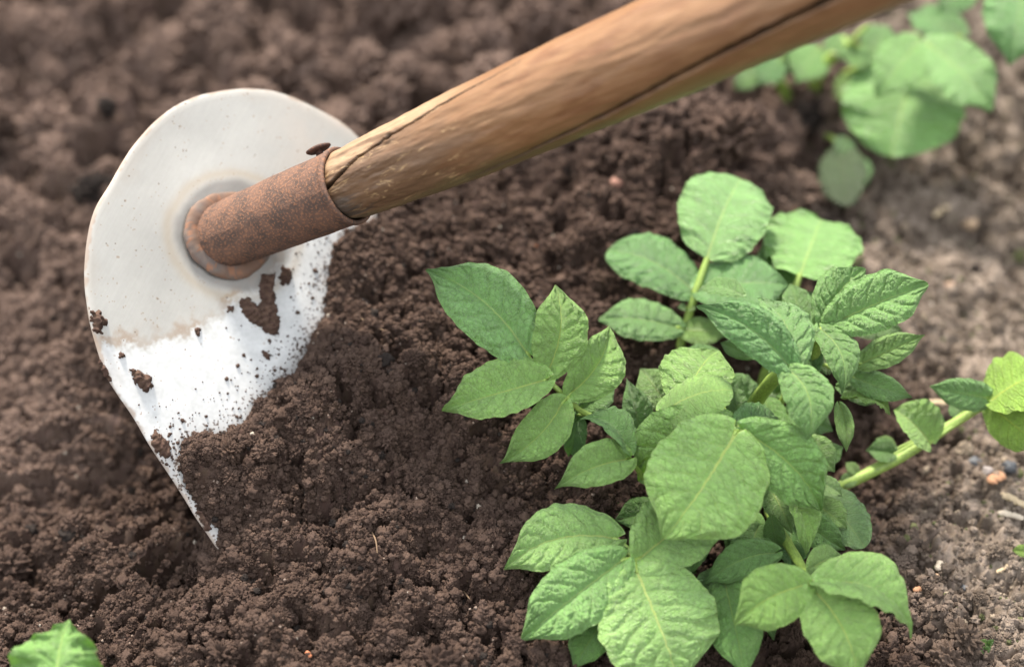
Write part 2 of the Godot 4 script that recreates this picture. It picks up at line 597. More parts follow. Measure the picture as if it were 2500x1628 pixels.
func build_crumbs() -> void:
	var shapes: Array[ArrayMesh] = []
	for k in 5: shapes.append(lump(100 + k * 7, 2, 0.62 + 0.06 * k, Vector3(1, 0.8, 0.9), 1.3))
	var clods: Array[ArrayMesh] = []
	for k in 5: clods.append(lump(150 + k * 7, 4, 0.55, Vector3(1, 0.75, 0.9), 2.1, 0.16))
	var m := soil_material()
	var tint := noise(31, 70.0, 3)
	var clump := noise(32, 55.0, 3)
	var names := [["fine_soil_crumbs", "fine dark brown soil crumbs covering the heap between hoe and plant"], ["soil_crumbs", "small brown soil crumbs strewn over the whole bed"], ["coarse_soil_crumbs", "coarse brown soil crumbs lying in the blurred background bed"], ["soil_clods", "lumpy brown clods lying loose on the dug soil"]]
	for kind in 4:
		var count: int = [330000, 65000, 20000, 2600][kind]
		var buf := []
		for k in 5: buf.append(PackedFloat32Array())
		for c in count:
			var px: float
			var py: float
			if kind == 0:
				px = rng.randf_range(-60, 1750)
				py = rng.randf_range(480, 1760)
			else:
				px = rng.randf_range(-120, 2620)
				py = rng.randf_range(-150, 1850)
				if kind == 2 and rng.randf() < 0.5: py = rng.randf_range(-150, 700)
			# a uniformly chosen sight line gives more crumbs where they show larger; the crumb lies where it meets the bed
			var r := ray(px, py)
			var d := (0.02 - EYE.y) / r.y
			var p := EYE + r * d
			p.x += rng.randf_range(-0.01, 0.01)
			p.z += rng.randf_range(-0.03, 0.03)
			if absf(p.x) > 0.325 or p.z < -0.36 or p.z > 0.28: continue
			var h := height_at(p.x, p.z)
			var s := sandy(p.x, p.z)
			var size: float
			match kind:
				0: size = 0.00043 * pow(rng.randf() + 0.02, -0.42)
				1: size = 0.00075 * pow(rng.randf() + 0.02, -0.42)
				2: size = 0.0013 * pow(rng.randf() + 0.03, -0.42)
				_: size = (0.0026 if p.z > -0.07 else 0.0048) * pow(rng.randf() + 0.06, -0.5)
			if s > 0.5: size *= 0.75
			if kind < 3 and clump.get_noise_2d(p.x, p.z) + rng.randf_range(-0.5, 0.5) < -0.28: continue
			if kind == 3:
				if s > 0.6 or (p.z > -0.07 and rng.randf() > 0.09): continue
				if Vector2(p.x - 0.10, p.z - 0.05).length() < 0.05: continue
			# not on the bare blade
			var yb := blade_height(p.x, p.z)
			if p.x < -0.02 and yb > h - 0.001 and Geometry2D.is_point_in_polygon(blade_uv(Vector3(p.x, yb, p.z)), bare):
				continue
			var e := 0.0012
			var nrm := Vector3(h - height_at(p.x + e, p.z), e, h - height_at(p.x, p.z + e)).normalized()
			p.y = h
			var gi := clampi(gx.bsearch(p.x) - 1, 0, gnx - 2) + clampi(gz.bsearch(p.z) - 1, 0, gnz - 2) * gnx
			p += Vector3(gshift[gi].x, 0, gshift[gi].y)
			p += nrm * size * rng.randf_range(-0.15, 0.5)
			if p.x < -0.02 and kind > 0 and size > 0.0016:
				var q := blade_uv(Vector3(p.x, yb, p.z))
				if absf((p - blade_o).dot(blade_n)) < size and absf(q.x) < 0.1: continue
			var b := Basis.from_euler(Vector3(rng.randf() * TAU, rng.randf() * TAU, rng.randf() * TAU)).scaled(Vector3.ONE * size)
			var t := 0.5 + 0.9 * tint.get_noise_2d(p.x, p.z) + rng.randf_range(-0.35, 0.35)
			var col := soil_color(p.x, p.z, t, rng.randf_range(-0.6, 0.9))
			var q2 := rng.randf()
			if kind == 0 and q2 > 0.975 and size < 0.0008: col = Color(0.26, 0.20, 0.165)
			elif q2 > 0.994 and size < 0.0012: col = Color(0.36, 0.31, 0.26)
			elif q2 > 0.993 and size < 0.0010: col = Color(0.20, 0.075, 0.035)
			elif q2 > 0.978: col = Color(0.025, 0.02, 0.018)
			elif s > 0.4 and q2 > 0.93: col = Color(0.26, 0.21, 0.16)
			elif s > 0.4 and q2 > 0.88: col = Color(0.10, 0.105, 0.05)
			buf[c % 5].append_array(PackedFloat32Array([b.x.x, b.y.x, b.z.x, p.x, b.x.y, b.y.y, b.z.y, p.y, b.x.z, b.y.z, b.z.z, p.z, col.r, col.g, col.b, 1.0]))
		var holder := root(names[kind][0], Vector3.ZERO)
		tag(holder, names[kind][1], "soil", "", "stuff")
		for k in 5:
			var mm := MultiMesh.new()
			mm.transform_format = MultiMesh.TRANSFORM_3D
			mm.use_colors = true
			mm.mesh = shapes[k] if kind < 2 else clods[k]
			mm.instance_count = buf[k].size() / 16
			mm.buffer = buf[k]
			var o := MultiMeshInstance3D.new()
			o.name = "crumb_mass" if kind < 3 else "clod_mass"
			o.multimesh = mm
			o.material_override = m
			o.set_meta("kind", "stuff")
			holder.add_child(o, true)


# ---------------------------------------------------------------- the hoe
func blade_point(a: float, b: float, w: float) -> Vector3:
	# a slight dish beside the socket and a gentle curl of the rim
	var q := Vector2(a, b) - blade_uv(on_blade(430, 360))
	var dish := -0.0035 * exp(-q.length_squared() / 0.0011)
	q = Vector2(a, b) - blade_uv(on_blade(470, 700))
	dish -= 0.0028 * exp(-q.length_squared() / 0.0012)
	return blade_o + blade_u * a + blade_v * b + blade_n * (w + dish)

func edge_distance(p: Vector2, poly: PackedVector2Array) -> float:
	var d := 1.0
	for i in poly.size():
		d = minf(d, p.distance_to(Geometry2D.get_closest_point_to_segment(p, poly[i], poly[(i + 1) % poly.size()])))
	return d

func blade_picture() -> Array:
	var w := 640
	var span := 0.30
	var rgb := PackedByteArray()
	rgb.resize(w * w * 3)
	var ro := PackedByteArray()
	ro.resize(w * w)
	var n1 := noise(41, 30.0, 4)
	var n2 := noise(42, 320.0, 2)
	var n3 := noise(43, 90.0, 4)
	var streak := noise(44, 1.0, 3)
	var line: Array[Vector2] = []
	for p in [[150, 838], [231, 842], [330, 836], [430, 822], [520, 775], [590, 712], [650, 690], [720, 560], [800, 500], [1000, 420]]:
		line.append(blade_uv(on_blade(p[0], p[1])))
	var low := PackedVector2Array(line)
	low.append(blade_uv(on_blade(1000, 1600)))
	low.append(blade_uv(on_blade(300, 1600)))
	var rim := PackedVector2Array()
	for p in outline_pixels(): rim.append(blade_uv(on_blade(p.x, p.y)))
	var weld := blade_uv(on_blade(572, 575))
	var ctr := blade_uv(on_blade(560, 640))
	var rim_r := PackedFloat32Array()
	for k in 720:
		var far := ctr + Vector2.from_angle((k + 0.5) / 720.0 * TAU - PI) * 0.4
		var best := 0.2
		for i in rim.size():
			var hit = Geometry2D.segment_intersects_segment(ctr, far, rim[i], rim[(i + 1) % rim.size()])
			if hit != null: best = minf(best, ctr.distance_to(hit))
		rim_r.append(best)
	var bnd: Array[Vector2] = []
	for b in boundary: bnd.append(blade_uv(b))
	for j in w:
		for i in w:
			var p := Vector2((float(i) / w - 0.5) * span, (float(j) / w - 0.5) * span)
			var a := n1.get_noise_2d(p.x, p.y)
			var b := n2.get_noise_2d(p.x, p.y)
			var c := n3.get_noise_2d(p.x, p.y)
			var st := streak.get_noise_2d((p.x * 0.5 + p.y) * 35.0, (p.x - p.y * 0.5) * 700.0)
			var col := Vector3(0.335, 0.322, 0.298) * (1.0 + 0.07 * a + 0.05 * st + 0.02 * b)
			var rough := 0.40 + 0.08 * st
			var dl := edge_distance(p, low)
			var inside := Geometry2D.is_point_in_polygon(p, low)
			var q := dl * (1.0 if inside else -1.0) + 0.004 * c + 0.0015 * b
			var low_tone := sm(-0.002, 0.006, q)  # steel is paler and rougher on the lower part of the blade
			col = col.lerp(Vector3(0.47, 0.47, 0.468) * (1.0 + 0.12 * c + 0.06 * b), low_tone)
			rough = lerpf(rough, 0.62, low_tone)
			var stain := exp(-pow((q + 0.001) / (0.0035 if q < 0.0 else 0.0018), 2.0)) * clampf(0.55 + 0.9 * a + 0.5 * c, 0.0, 1.0)
			if p.x > 0.04: stain *= 0.2
			col = col.lerp(Vector3(0.24, 0.165, 0.11), stain * 0.7)
			# heat tint round the weld
			var g := (p - weld)
			g.x *= 0.93
			var r := g.length() + 0.0012 * a
			var dark := sm(0.0275, 0.0235, r)
			var tan_ring := exp(-pow((r - 0.0288) / 0.0026, 2.0))
			col = col.lerp(Vector3(0.30, 0.22, 0.13), tan_ring * 0.38)
			col = col.lerp(Vector3(0.11, 0.095, 0.085) * (1.0 + 0.3 * c), dark * 0.62)
			# rust along the rim and freckles
			var pc := p - ctr
			var e := maxf(0.0, (rim_r[int((pc.angle() + PI) / TAU * 719.0)] - pc.length()) * 0.92)
			col = col.lerp(Vector3(0.24, 0.155, 0.105), sm(0.0012, 0.0, e + 0.0016 * c) * 0.6)
			col = col.lerp(Vector3(0.34, 0.27, 0.21), sm(0.008, 0.0, e + 0.006 * a) * 0.18)
			if p.x > 0.012 and p.y > 0.01: col = col.lerp(Vector3(0.38, 0.29, 0.23), 0.45 * sm(0.0, 0.06, p.x) * clampf(0.6 + a, 0.0, 1.0))
			if b > 0.72 and c > 0.22: col = col.lerp(Vector3(0.22, 0.15, 0.10), 0.7)
			# soil smeared where the heap touched the steel
			var db := 1.0
			if p.y < 0.02 and p.x > -0.06:
				for k in bnd.size() - 1: db = minf(db, p.distance_to(Geometry2D.get_closest_point_to_segment(p, bnd[k], bnd[k + 1])))
			var smear := sm(0.020, 0.0, db + 0.006 * c) * 0.75
			col = col.lerp(Vector3(0.16, 0.115, 0.09), smear * smear * clampf(0.45 + 1.2 * c + 0.5 * a, 0.0, 1.0) * 0.6)
			if b + 0.55 * c > 1.16 - 0.80 * smear: col = col.lerp(Vector3(0.070, 0.045, 0.034), 0.9)
			var k2 := (j * w + i) * 3
			var s := Color(clampf(col.x, 0, 1), clampf(col.y, 0, 1), clampf(col.z, 0, 1)).linear_to_srgb()
			rgb[k2] = int(s.r * 255.0)
			rgb[k2 + 1] = int(s.g * 255.0)
			rgb[k2 + 2] = int(s.b * 255.0)
			ro[j * w + i] = int(clampf(rough, 0, 1) * 255.0)
	return [picture(w, w, rgb), picture(w, w, ro, Image.FORMAT_L8), span]

func outline_pixels() -> Array[Vector2]:
	var px := [Vector2(620, 216), Vector2(540, 221), Vector2(469, 238), Vector2(402, 276), Vector2(330, 351), Vector2(272, 443), Vector2(225, 527), Vector2(205, 653), Vector2(213, 758), Vector2(231, 835), Vector2(263, 926), Vector2(322, 1016), Vector2(367, 1093), Vector2(430, 1188), Vector2(475, 1260), Vector2(538, 1353), Vector2(570, 1402),
		Vector2(640, 1400), Vector2(720, 1260), Vector2(800, 1090), Vector2(868, 900), Vector2(905, 740), Vector2(918, 600), Vector2(915, 480), Vector2(895, 370), Vector2(850, 312), Vector2(779, 268), Vector2(690, 229)]
	var out: Array[Vector2] = []
	var n := px.size()
	for i in n:
		for s in 8:
			var u := s / 8.0
			var a: Vector2 = px[(i + n - 1) % n]
			var b: Vector2 = px[i]
			var c: Vector2 = px[(i + 1) % n]
			var d: Vector2 = px[(i + 2) % n]
			out.append(0.5 * ((2.0 * b) + (c - a) * u + (2.0 * a - 5.0 * b + 4.0 * c - d) * u * u + (3.0 * b - a - 3.0 * c + d) * u * u * u))
	return out

func soil_patch(pixels: Array, thick: float, sd: int, parent: Node3D, m: Material) -> void:
	var poly := PackedVector2Array()
	for p in pixels: poly.append(blade_uv(on_blade(p[0], p[1])))
	var lo := poly[0]
	var hi := poly[0]
	for p in poly:
		lo = lo.min(p)
		hi = hi.max(p)
	lo -= Vector2(0.002, 0.002)
	hi += Vector2(0.002, 0.002)
	var step := 0.00042
	var nu := int((hi.x - lo.x) / step) + 2
	var nv := int((hi.y - lo.y) / step) + 2
	var n1 := noise(sd, 300.0, 3)
	var c1 := cells(sd + 1, 420.0)
	var c2 := cells(sd + 2, 850.0)
	var pos := PackedVector3Array()
	var col := PackedColorArray()
	var hs := PackedFloat32Array()
	for j in nv:
		for i in nu:
			var p := lo + Vector2(i, j) * step
			var e := edge_distance(p, poly) * (1.0 if Geometry2D.is_point_in_polygon(p, poly) else -1.0)
			var a := n1.get_noise_2d(p.x, p.y)
			e += 0.0011 * a
			var b := clampf(c1.get_noise_2d(p.x, p.y) + 1.0, 0.0, 1.0)
			var b2 := clampf(c2.get_noise_2d(p.x, p.y) + 1.0, 0.0, 1.0)
			var h := minf(thick, maxf(e, 0.0) * 1.6) * (0.65 + 0.7 * (1.0 - b)) + (0.0006 * (1.0 - b2) if e > 0.0002 else 0.0)
			hs.append(e)
			pos.append(blade_point(p.x, p.y, 0.0009 + (h if e > 0.0 else -0.0003)) - patch_off)
			var t := clampf(0.5 + a, 0.0, 1.0)
			col.append(Color(0.092, 0.058, 0.043).lerp(Color(0.055, 0.033, 0.026), t))
	var nrm := PackedVector3Array()
	var idx := PackedInt32Array()
	for j in nv:
		for i in nu:
			var k := j * nu + i
			var du := pos[k + (1 if i < nu - 1 else 0)] - pos[k - (1 if i > 0 else 0)]
			var dv := pos[k + (nu if j < nv - 1 else 0)] - pos[k - (nu if j > 0 else 0)]
			nrm.append(du.cross(dv).normalized())
			if i < nu - 1 and j < nv - 1 and maxf(maxf(hs[k], hs[k + 1]), maxf(hs[k + nu], hs[k + nu + 1])) > 0.0:
				idx.append_array(PackedInt32Array([k, k + nu, k + 1, k + 1, k + nu, k + nu + 1]))
	part("soil_patch", arrays(pos, nrm, PackedVector2Array(), idx, col), m, parent)

func rust_picture() -> Array:
	var w := 512
	var rgb := PackedByteArray()
	rgb.resize(w * w * 3)
	var hgt := PackedByteArray()
	hgt.resize(w * w)
	var n1 := noise(51, 0.008, 5)
	var n2 := noise(52, 0.05, 4)
	var n3 := noise(53, 0.25, 2)
	for j in w:
		for i in w:
			var a := n1.get_noise_2d(i, j)
			var b := n2.get_noise_2d(i, j)
			var c := n3.get_noise_2d(i, j)
			var col := Vector3(0.138, 0.075, 0.052).lerp(Vector3(0.075, 0.047, 0.037), clampf(0.45 + 1.1 * a, 0, 1))
			col = col.lerp(Vector3(0.33, 0.145, 0.072), clampf(b * 2.0 - 0.25, 0, 1) * 0.6)
			col = col.lerp(Vector3(0.28, 0.19, 0.15), sm(0.42, 0.75, c) * 0.22)
			col = col.lerp(Vector3(0.06, 0.04, 0.035), sm(0.3, 0.8, -c - 0.3 * b) * 0.25)
			var s := Color(col.x, col.y, col.z).linear_to_srgb()
			var k := (j * w + i) * 3
			rgb[k] = int(s.r * 255.0)
			rgb[k + 1] = int(s.g * 255.0)
			rgb[k + 2] = int(s.b * 255.0)
			hgt[j * w + i] = int(clampf(0.5 + 0.3 * b + 0.3 * c, 0, 1) * 255.0)
	return [picture(w, w, rgb), picture(w, w, hgt, Image.FORMAT_L8)]

# cracks: distance along the handle (m), angle round it (degrees), half width and depth (m)
const CRACKS := [
	[[-0.012, -6.0, 0.0010, 0.006], [0.0, 6.0, 0.0010, 0.006], [0.017, 27.0, 0.0009, 0.006], [0.034, 36.0, 0.0007, 0.005], [0.053, 41.0, 0.0006, 0.004], [0.08, 50.0, 0.0003, 0.0013], [0.105, 57.0, 0.0002, 0.0]],
	[[0.055, -74.0, 0.0003, 0.0], [0.09, -66.0, 0.0008, 0.002], [0.123, -55.0, 0.0012, 0.0035], [0.165, -42.0, 0.0014, 0.0045], [0.2, -34.0, 0.0015, 0.005], [0.25, -27.0, 0.0016, 0.005], [0.45, -18.0, 0.0014, 0.004], [0.6, -16.0, 0.0002, 0.0]]]

func crack(c: int, l: float) -> Array:
	var k: Array = CRACKS[c]
	if l <= k[0][0] or l >= k[-1][0]: return [0.0, 0.0001, 0.0]
	for i in k.size() - 1:
		if l < k[i + 1][0]:
			var u: float = (l - k[i][0]) / (k[i + 1][0] - k[i][0])
			return [lerpf(k[i][1], k[i + 1][1], u), lerpf(k[i][2], k[i + 1][2], u), lerpf(k[i][3], k[i + 1][3], u)]
	return [0.0, 0.0001, 0.0]

func wood_picture() -> Array:
	var w := 1152
	var h := 384
	var rgb := PackedByteArray()
	rgb.resize(w * h * 3)
	var hgt := PackedByteArray()
	hgt.resize(w * h)
	var g1 := noise(61, 1.0, 4)
	var g2 := noise(62, 1.0, 3)
	var g3 := noise(63, 1.0, 4)
	var g4 := noise(64, 1.0, 3)
	var g5 := noise(65, 1.0, 3)
	for j in h:
		var ang := (float(j) / h) * 360.0 - 180.0
		var arc := deg_to_rad(ang) * 0.0195
		var cy := cos(deg_to_rad(ang)) * 0.0195
		var sy := sin(deg_to_rad(ang)) * 0.0195
		for i in w:
			var l := float(i) / w * 0.62 - 0.02
			var warp := g4.get_noise_3d(l * 18.0, cy * 70.0, sy * 70.0)
			var fine := g1.get_noise_3d(l * 9.0, cy * 1900.0 + warp * 3.0, sy * 1900.0)
			var mid := g2.get_noise_3d(l * 12.0, cy * 330.0 + warp, sy * 330.0)
			var blotch := g3.get_noise_3d(l * 26.0, cy * 80.0, sy * 80.0)
			var flake := g5.get_noise_3d(l * 38.0 + warp, cy * 130.0 + warp * 1.6, sy * 130.0)
			var col := Vector3(0.182, 0.087, 0.038)
			col = col.lerp(Vector3(0.238, 0.131, 0.061), clampf(0.4 + 0.45 * mid, 0, 1))
			col = col.lerp(Vector3(0.15, 0.066, 0.028), clampf(blotch * 1.8 - 0.05, 0, 1) * 0.8)
			col *= 1.0 + 0.22 * fine
			# bare greyish carved end by the socket, with bark-brown skin and pale scraped flakes
			var end := sm(0.075, 0.03, l + 0.02 * blotch + 0.00035 * (ang - 10.0))
			col = col.lerp(Vector3(0.120, 0.070, 0.040) * (1.0 + 0.25 * mid + 0.3 * fine), end * 0.85)
			var pale := sm(0.13, 0.20, flake) * sm(0.34, 0.24, flake) * sm(0.10, 0.05, l) * sm(-0.1, 0.2, blotch + 0.4 * mid)
			col = col.lerp(Vector3(0.42, 0.28, 0.145) * (1.0 + 0.2 * fine), pale * 0.7)
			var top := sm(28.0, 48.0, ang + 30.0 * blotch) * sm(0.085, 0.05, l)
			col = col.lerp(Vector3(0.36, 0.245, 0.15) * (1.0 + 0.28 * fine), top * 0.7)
			var end_dark := sm(0.012, 0.002, l + 0.012 * mid) * sm(-5.0, -30.0, ang) * 0.75  # darker on the lower side next to the socket rim
			col = col.lerp(Vector3(0.05, 0.045, 0.04), end_dark)
			var under := sm(-58.0, -75.0, ang)  # olive tint paints in the green bounce light on the underside
			col = col.lerp(Vector3(0.17, 0.125, 0.062) * (1.0 + 0.2 * fine), under * 0.6)
			var dirt := 0.0
			for c in 2:
				var k := crack(c, l)
				var d: float = absf(deg_to_rad(ang - k[0] - 1.4 * mid)) * 0.0195
				if k[2] > 0.0002:
					dirt = maxf(dirt, sm(k[1] * 1.5, k[1] * 0.5, d) * 0.9)
					dirt = maxf(dirt, exp(-d / 0.003) * (0.45 if c == 1 else 0.2))
			var kd := Vector2(l - 0.034, deg_to_rad(ang - 36.5) * 0.0195).length()
			dirt = maxf(dirt, sm(0.0019, 0.0011, kd) * 0.9)
			col = col.lerp(Vector3(0.045, 0.028, 0.018), dirt)
			var s := Color(clampf(col.x, 0, 1), clampf(col.y, 0, 1), clampf(col.z, 0, 1)).linear_to_srgb()
			var q := (j * w + i) * 3
			rgb[q] = int(s.r * 255.0)
			rgb[q + 1] = int(s.g * 255.0)
			rgb[q + 2] = int(s.b * 255.0)
			hgt[j * w + i] = int(clampf(0.5 + 0.25 * fine + 0.2 * mid + 0.25 * pale, 0, 1) * 255.0)
	return [picture(w, h, rgb), picture(w, h, hgt, Image.FORMAT_L8)]

func build_hoe() -> void:
	var hoe := root("hoe", blade_o)
	tag(hoe, "rusty socketed garden hoe with pale steel blade and cracked brown wooden handle", "hoe")
	var off := hoe.position
	# blade
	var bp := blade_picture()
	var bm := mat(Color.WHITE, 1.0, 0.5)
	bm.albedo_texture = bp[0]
	bm.roughness_texture = bp[1]
	bm.metallic = 0.4
	bm.texture_repeat = false
	var ring := outline_pixels()
	var nr := ring.size()
	var ctr := blade_uv(on_blade(560, 640))
	var rows := 40
	var pos := PackedVector3Array()
	var uv := PackedVector2Array()
	var wob := noise(45, 45.0, 3)
	var add := func(p: Vector2, w: float) -> void:
		pos.append(blade_point(p.x, p.y, w) - off)
		uv.append(p / float(bp[2]) + Vector2(0.5, 0.5))
	for side in 2:
		for r in rows + 1:
			var f := float(r) / rows
			for k in nr + 1:
				var e := blade_uv(on_blade(ring[k % nr].x, ring[k % nr].y))
				e *= 1.0 + 0.002 * wob.get_noise_2d(e.x, e.y)
				var p := ctr.lerp(e, f if side == 0 else 1.0 - f)
				var w := 0.0008 - 0.0005 * sm(0.985, 1.0, f if side == 0 else 1.0 - f)
				add.call(p, w if side == 0 else -w)
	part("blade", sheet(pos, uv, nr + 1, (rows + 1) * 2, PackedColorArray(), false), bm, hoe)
	var blade: MeshInstance3D = hoe.get_child(0)
	# soil stuck to the blade
	var sm_ := mat(Color.WHITE, 0.95, 0.3)
	sm_.vertex_color_use_as_albedo = true
	var holder := blade
	var patches := [
		[[[585, 735], [605, 722], [625, 745], [640, 735], [632, 700], [640, 670], [672, 665], [668, 705], [672, 745], [682, 790], [678, 815], [655, 818], [640, 800], [618, 790], [596, 770]], 0.0035],
		[[[316, 902], [340, 905], [368, 920], [370, 945], [355, 958], [340, 948], [325, 930]], 0.003],
		[[[222, 762], [240, 756], [248, 772], [263, 780], [260, 795], [245, 800], [248, 815], [232, 812], [222, 790]], 0.0045],
		[[[375, 1048], [392, 1065], [412, 1085], [417, 1115], [398, 1120], [378, 1100], [366, 1080]], 0.002],
		[[[478, 798], [490, 800], [488, 818], [480, 820]], 0.0012],
		[[[286, 858], [300, 862], [302, 872], [290, 872]], 0.0012],
		[[[640, 858], [655, 856], [656, 876], [644, 876]], 0.0014],
		[[[242, 885], [262, 905], [266, 930], [254, 915]], 0.0022],
		[[[690, 650], [712, 660], [705, 690], [688, 700], [680, 675]], 0.003],
		[[[556, 745], [572, 748], [570, 762], [558, 760]], 0.0012],
		[[[475, 1235], [495, 1255], [512, 1290], [505, 1300], [486, 1270]], 0.0015]]
	for k in patches.size():
		soil_patch_on(patches[k][0], patches[k][1], 70 + k * 3, holder, off, sm_)
	# specks thrown on the steel near the heap
	var mm := MultiMesh.new()
	mm.transform_format = MultiMesh.TRANSFORM_3D
	mm.mesh = lump(333, 1, 0.6)
	var xf: Array[Transform3D] = []
	for c in 4000:
		var i := rng.randi_range(0, boundary.size() - 2)
		var b := blade_uv(boundary[i].lerp(boundary[i + 1], rng.randf()))
		var dist := absf(rng.randfn(0.0, 0.011)) + 0.0005
		var p := b + Vector2(-0.8, 0.5).rotated(rng.randfn(0.0, 0.7)) * dist
		if not Geometry2D.is_point_in_polygon(p, bare): continue
		var size := 0.00022 * pow(rng.randf() + 0.01, -0.38)
		xf.append(Transform3D(Basis.from_euler(Vector3(rng.randf() * 6, rng.randf() * 6, 0)).scaled(Vector3.ONE * size), blade_point(p.x, p.y, 0.0009) - off))
		if xf.size() > 520: break
	mm.instance_count = xf.size()
	for i in xf.size(): mm.set_instance_transform(i, xf[i])
	var specks := MultiMeshInstance3D.new()
	specks.name = "soil_specks"
	specks.multimesh = mm
	specks.material_override = mat(lin(0.06, 0.038, 0.029), 0.95, 0.3)
	specks.set_meta("kind", "stuff")
	blade.add_child(specks, true)

	# socket
	var rp := rust_picture()
	var rm := mat(Color.WHITE, 0.78, 0.45)
	rm.albedo_texture = rp[0]
	rm.heightmap_enabled = true
	rm.heightmap_texture = rp[1]
	rm.heightmap_scale = 0.03
	rm.metallic = 0.1
	var axis := (h0 - blade_o).normalized()
	var slen := (h0 - blade_o).length()
	var e1 := (-forward - axis * (-forward).dot(axis)).normalized()
	var e2 := axis.cross(e1).normalized()
	if e2.dot(upward) < 0: e2 = -e2
	var prof := [[-0.014, 0.0150], [0.0, 0.0153], [0.02, 0.0158], [slen * 0.5, 0.0163], [slen - 0.0034, 0.01700], [slen - 0.0028, 0.01725], [slen - 0.0022, 0.01765], [slen - 0.0006, 0.01770], [slen, 0.01740], [slen + 0.0003, 0.0168], [slen, 0.0157], [slen - 0.012, 0.0156]]
	var dent := noise(54, 60.0, 2)
	pos = PackedVector3Array()
	uv = PackedVector2Array()
	var ns := 72
	var line: Array = []
	for i in prof.size() - 1:
		var cuts := 12 if i in [1, 2, 3] else 2
		for s in cuts: line.append([lerpf(prof[i][0], prof[i + 1][0], float(s) / cuts), lerpf(prof[i][1], prof[i + 1][1], float(s) / cuts)])
	line.append(prof[-1])
	for r in line:
		for k in ns + 1:
			var a := TAU * (k % ns) / ns
			var v := e1 * cos(a) + e2 * sin(a)
			var p: Vector3 = blade_o + axis * float(r[0])
			var q: float = r[1] * (1.0 + 0.012 * dent.get_noise_3dv(p + v * 0.016))
			pos.append(p + v * q - off)
			uv.append(Vector2(float(k) / ns * 2.0, r[0] / 0.055))
	part("socket", sheet(pos, uv, ns + 1, line.size(), PackedColorArray(), false), rm, hoe)
	var socket: MeshInstance3D = hoe.get_child(1)
	# weld bead where the socket meets the blade
	var wm := mat(Color.WHITE, 0.7, 0.5)
	wm.vertex_color_use_as_albedo = true
	wm.metallic = 0.15
	var bead := cells(55, 120.0)
	var wn := noise(56, 160.0, 3)
	pos = PackedVector3Array()
	uv = PackedVector2Array()
	var wc := PackedColorArray()
	var ma := (axis - blade_n * axis.dot(blade_n)).normalized()
	var mb := blade_n.cross(ma)
	var stretch := 1.0 / maxf(axis.dot(blade_n), 0.5)
	var nk := 140
	for t in 13:
		var phi := TAU * (t % 12) / 12.0
		for k in nk + 1:
			var a := TAU * (k % nk) / nk
			var dir := ma * cos(a) * stretch + mb * sin(a)
			var base := blade_o + dir * 0.0162
			var tube_r := 0.0041 + 0.0018 * wn.get_noise_3dv(base * 0.2)
			var outd := dir.normalized()
			var p := base + (outd * cos(phi) + blade_n * sin(phi) * 0.42) * tube_r
			p += (outd * cos(phi) + blade_n * sin(phi)) * (0.0007 * wn.get_noise_3dv(p * 0.4 + Vector3(3, 1, 2)) + 0.0002 * dent.get_noise_3dv(p * 4.0))
			pos.append(p - off)
			uv.append(Vector2(a, phi))
			var n := wn.get_noise_3dv(p * 0.35)
			var cc := Color(0.145, 0.080, 0.052).lerp(Color(0.115, 0.088, 0.075), clampf(0.5 + 1.6 * n, 0, 1))
			if wn.get_noise_3dv(p * 0.8 + Vector3(1, 0, 0)) > 0.36: cc = Color(0.21, 0.10, 0.056)
			wc.append(cc)
	part("weld", sheet(pos, uv, nk + 1, 13, wc, true), wm, hoe)
	# nail holding the handle
	var nail_p := blade_o + axis * (slen - 0.0105)
	var nd := (e2 * 0.985 - e1 * 0.10).normalized()
	var tilt := (nd - axis * 0.12).normalized()
	var st := begin()
	var stem_top := nail_p + nd * 0.0199
	tube(st, [nail_p + nd * 0.013, nail_p + nd * 0.0165, stem_top], 0.0016, 0.0018, off, 10, 6, 0.03)
	var nx := (axis - tilt * axis.dot(tilt)).normalized()
	var ny := tilt.cross(nx)
	var headm := [[0.0, -0.0009], [0.0046, -0.0008], [0.0054, -0.0002], [0.0053, 0.0005], [0.0042, 0.0010], [0.0, 0.0013]]
	var hp := PackedVector3Array()
	var huv := PackedVector2Array()
	for r in headm:
		for k in 25:
			var a := TAU * (k % 24) / 24
			var q: float = r[0] * (1.0 + 0.06 * sin(a * 2.0 + 0.6) + 0.03 * sin(a * 5.0))
			hp.append(stem_top + (nx * cos(a) + ny * sin(a)) * q + tilt * float(r[1]) - off)
			huv.append(Vector2(a * 0.1, r[0] * 20.0))
	var head := sheet(hp, huv, 25, headm.size(), PackedColorArray(), true)
	var nail_m: StandardMaterial3D = rm.duplicate()
	nail_m.albedo_color = Color(0.80, 0.78, 0.80)
	var nail := part("nail", st.commit(), nail_m, hoe)
	part("nail_head", head, nail_m, nail)
	# handle
	var wp := wood_picture()
	var hm := mat(Color.WHITE, 0.42, 0.5)
	hm.albedo_texture = wp[0]
	hm.heightmap_enabled = true
	hm.heightmap_texture = wp[1]
	hm.heightmap_scale = 0.006
	hm.texture_repeat = true
	e1 = (-forward - hdir * (-forward).dot(hdir)).normalized()
	e2 = hdir.cross(e1).normalized()
	if e2.dot(upward) < 0: e2 = -e2
	pos = PackedVector3Array()
	uv = PackedVector2Array()
	var ls: Array[float] = []
	var l := -0.02
	while l < 0.34:
		ls.append(l)
		l += 0.0012
	while l < 1.05:
		ls.append(l)
		l += 0.03
	var angs: Array[float] = []
	var a0 := -180.0
	while a0 < 180.0:
		angs.append(a0)
		a0 += 0.95 if absf(a0 + 5.0) < 85.0 else 5.0
	angs.append(180.0)
	var facet := noise(66, 1.0, 3)
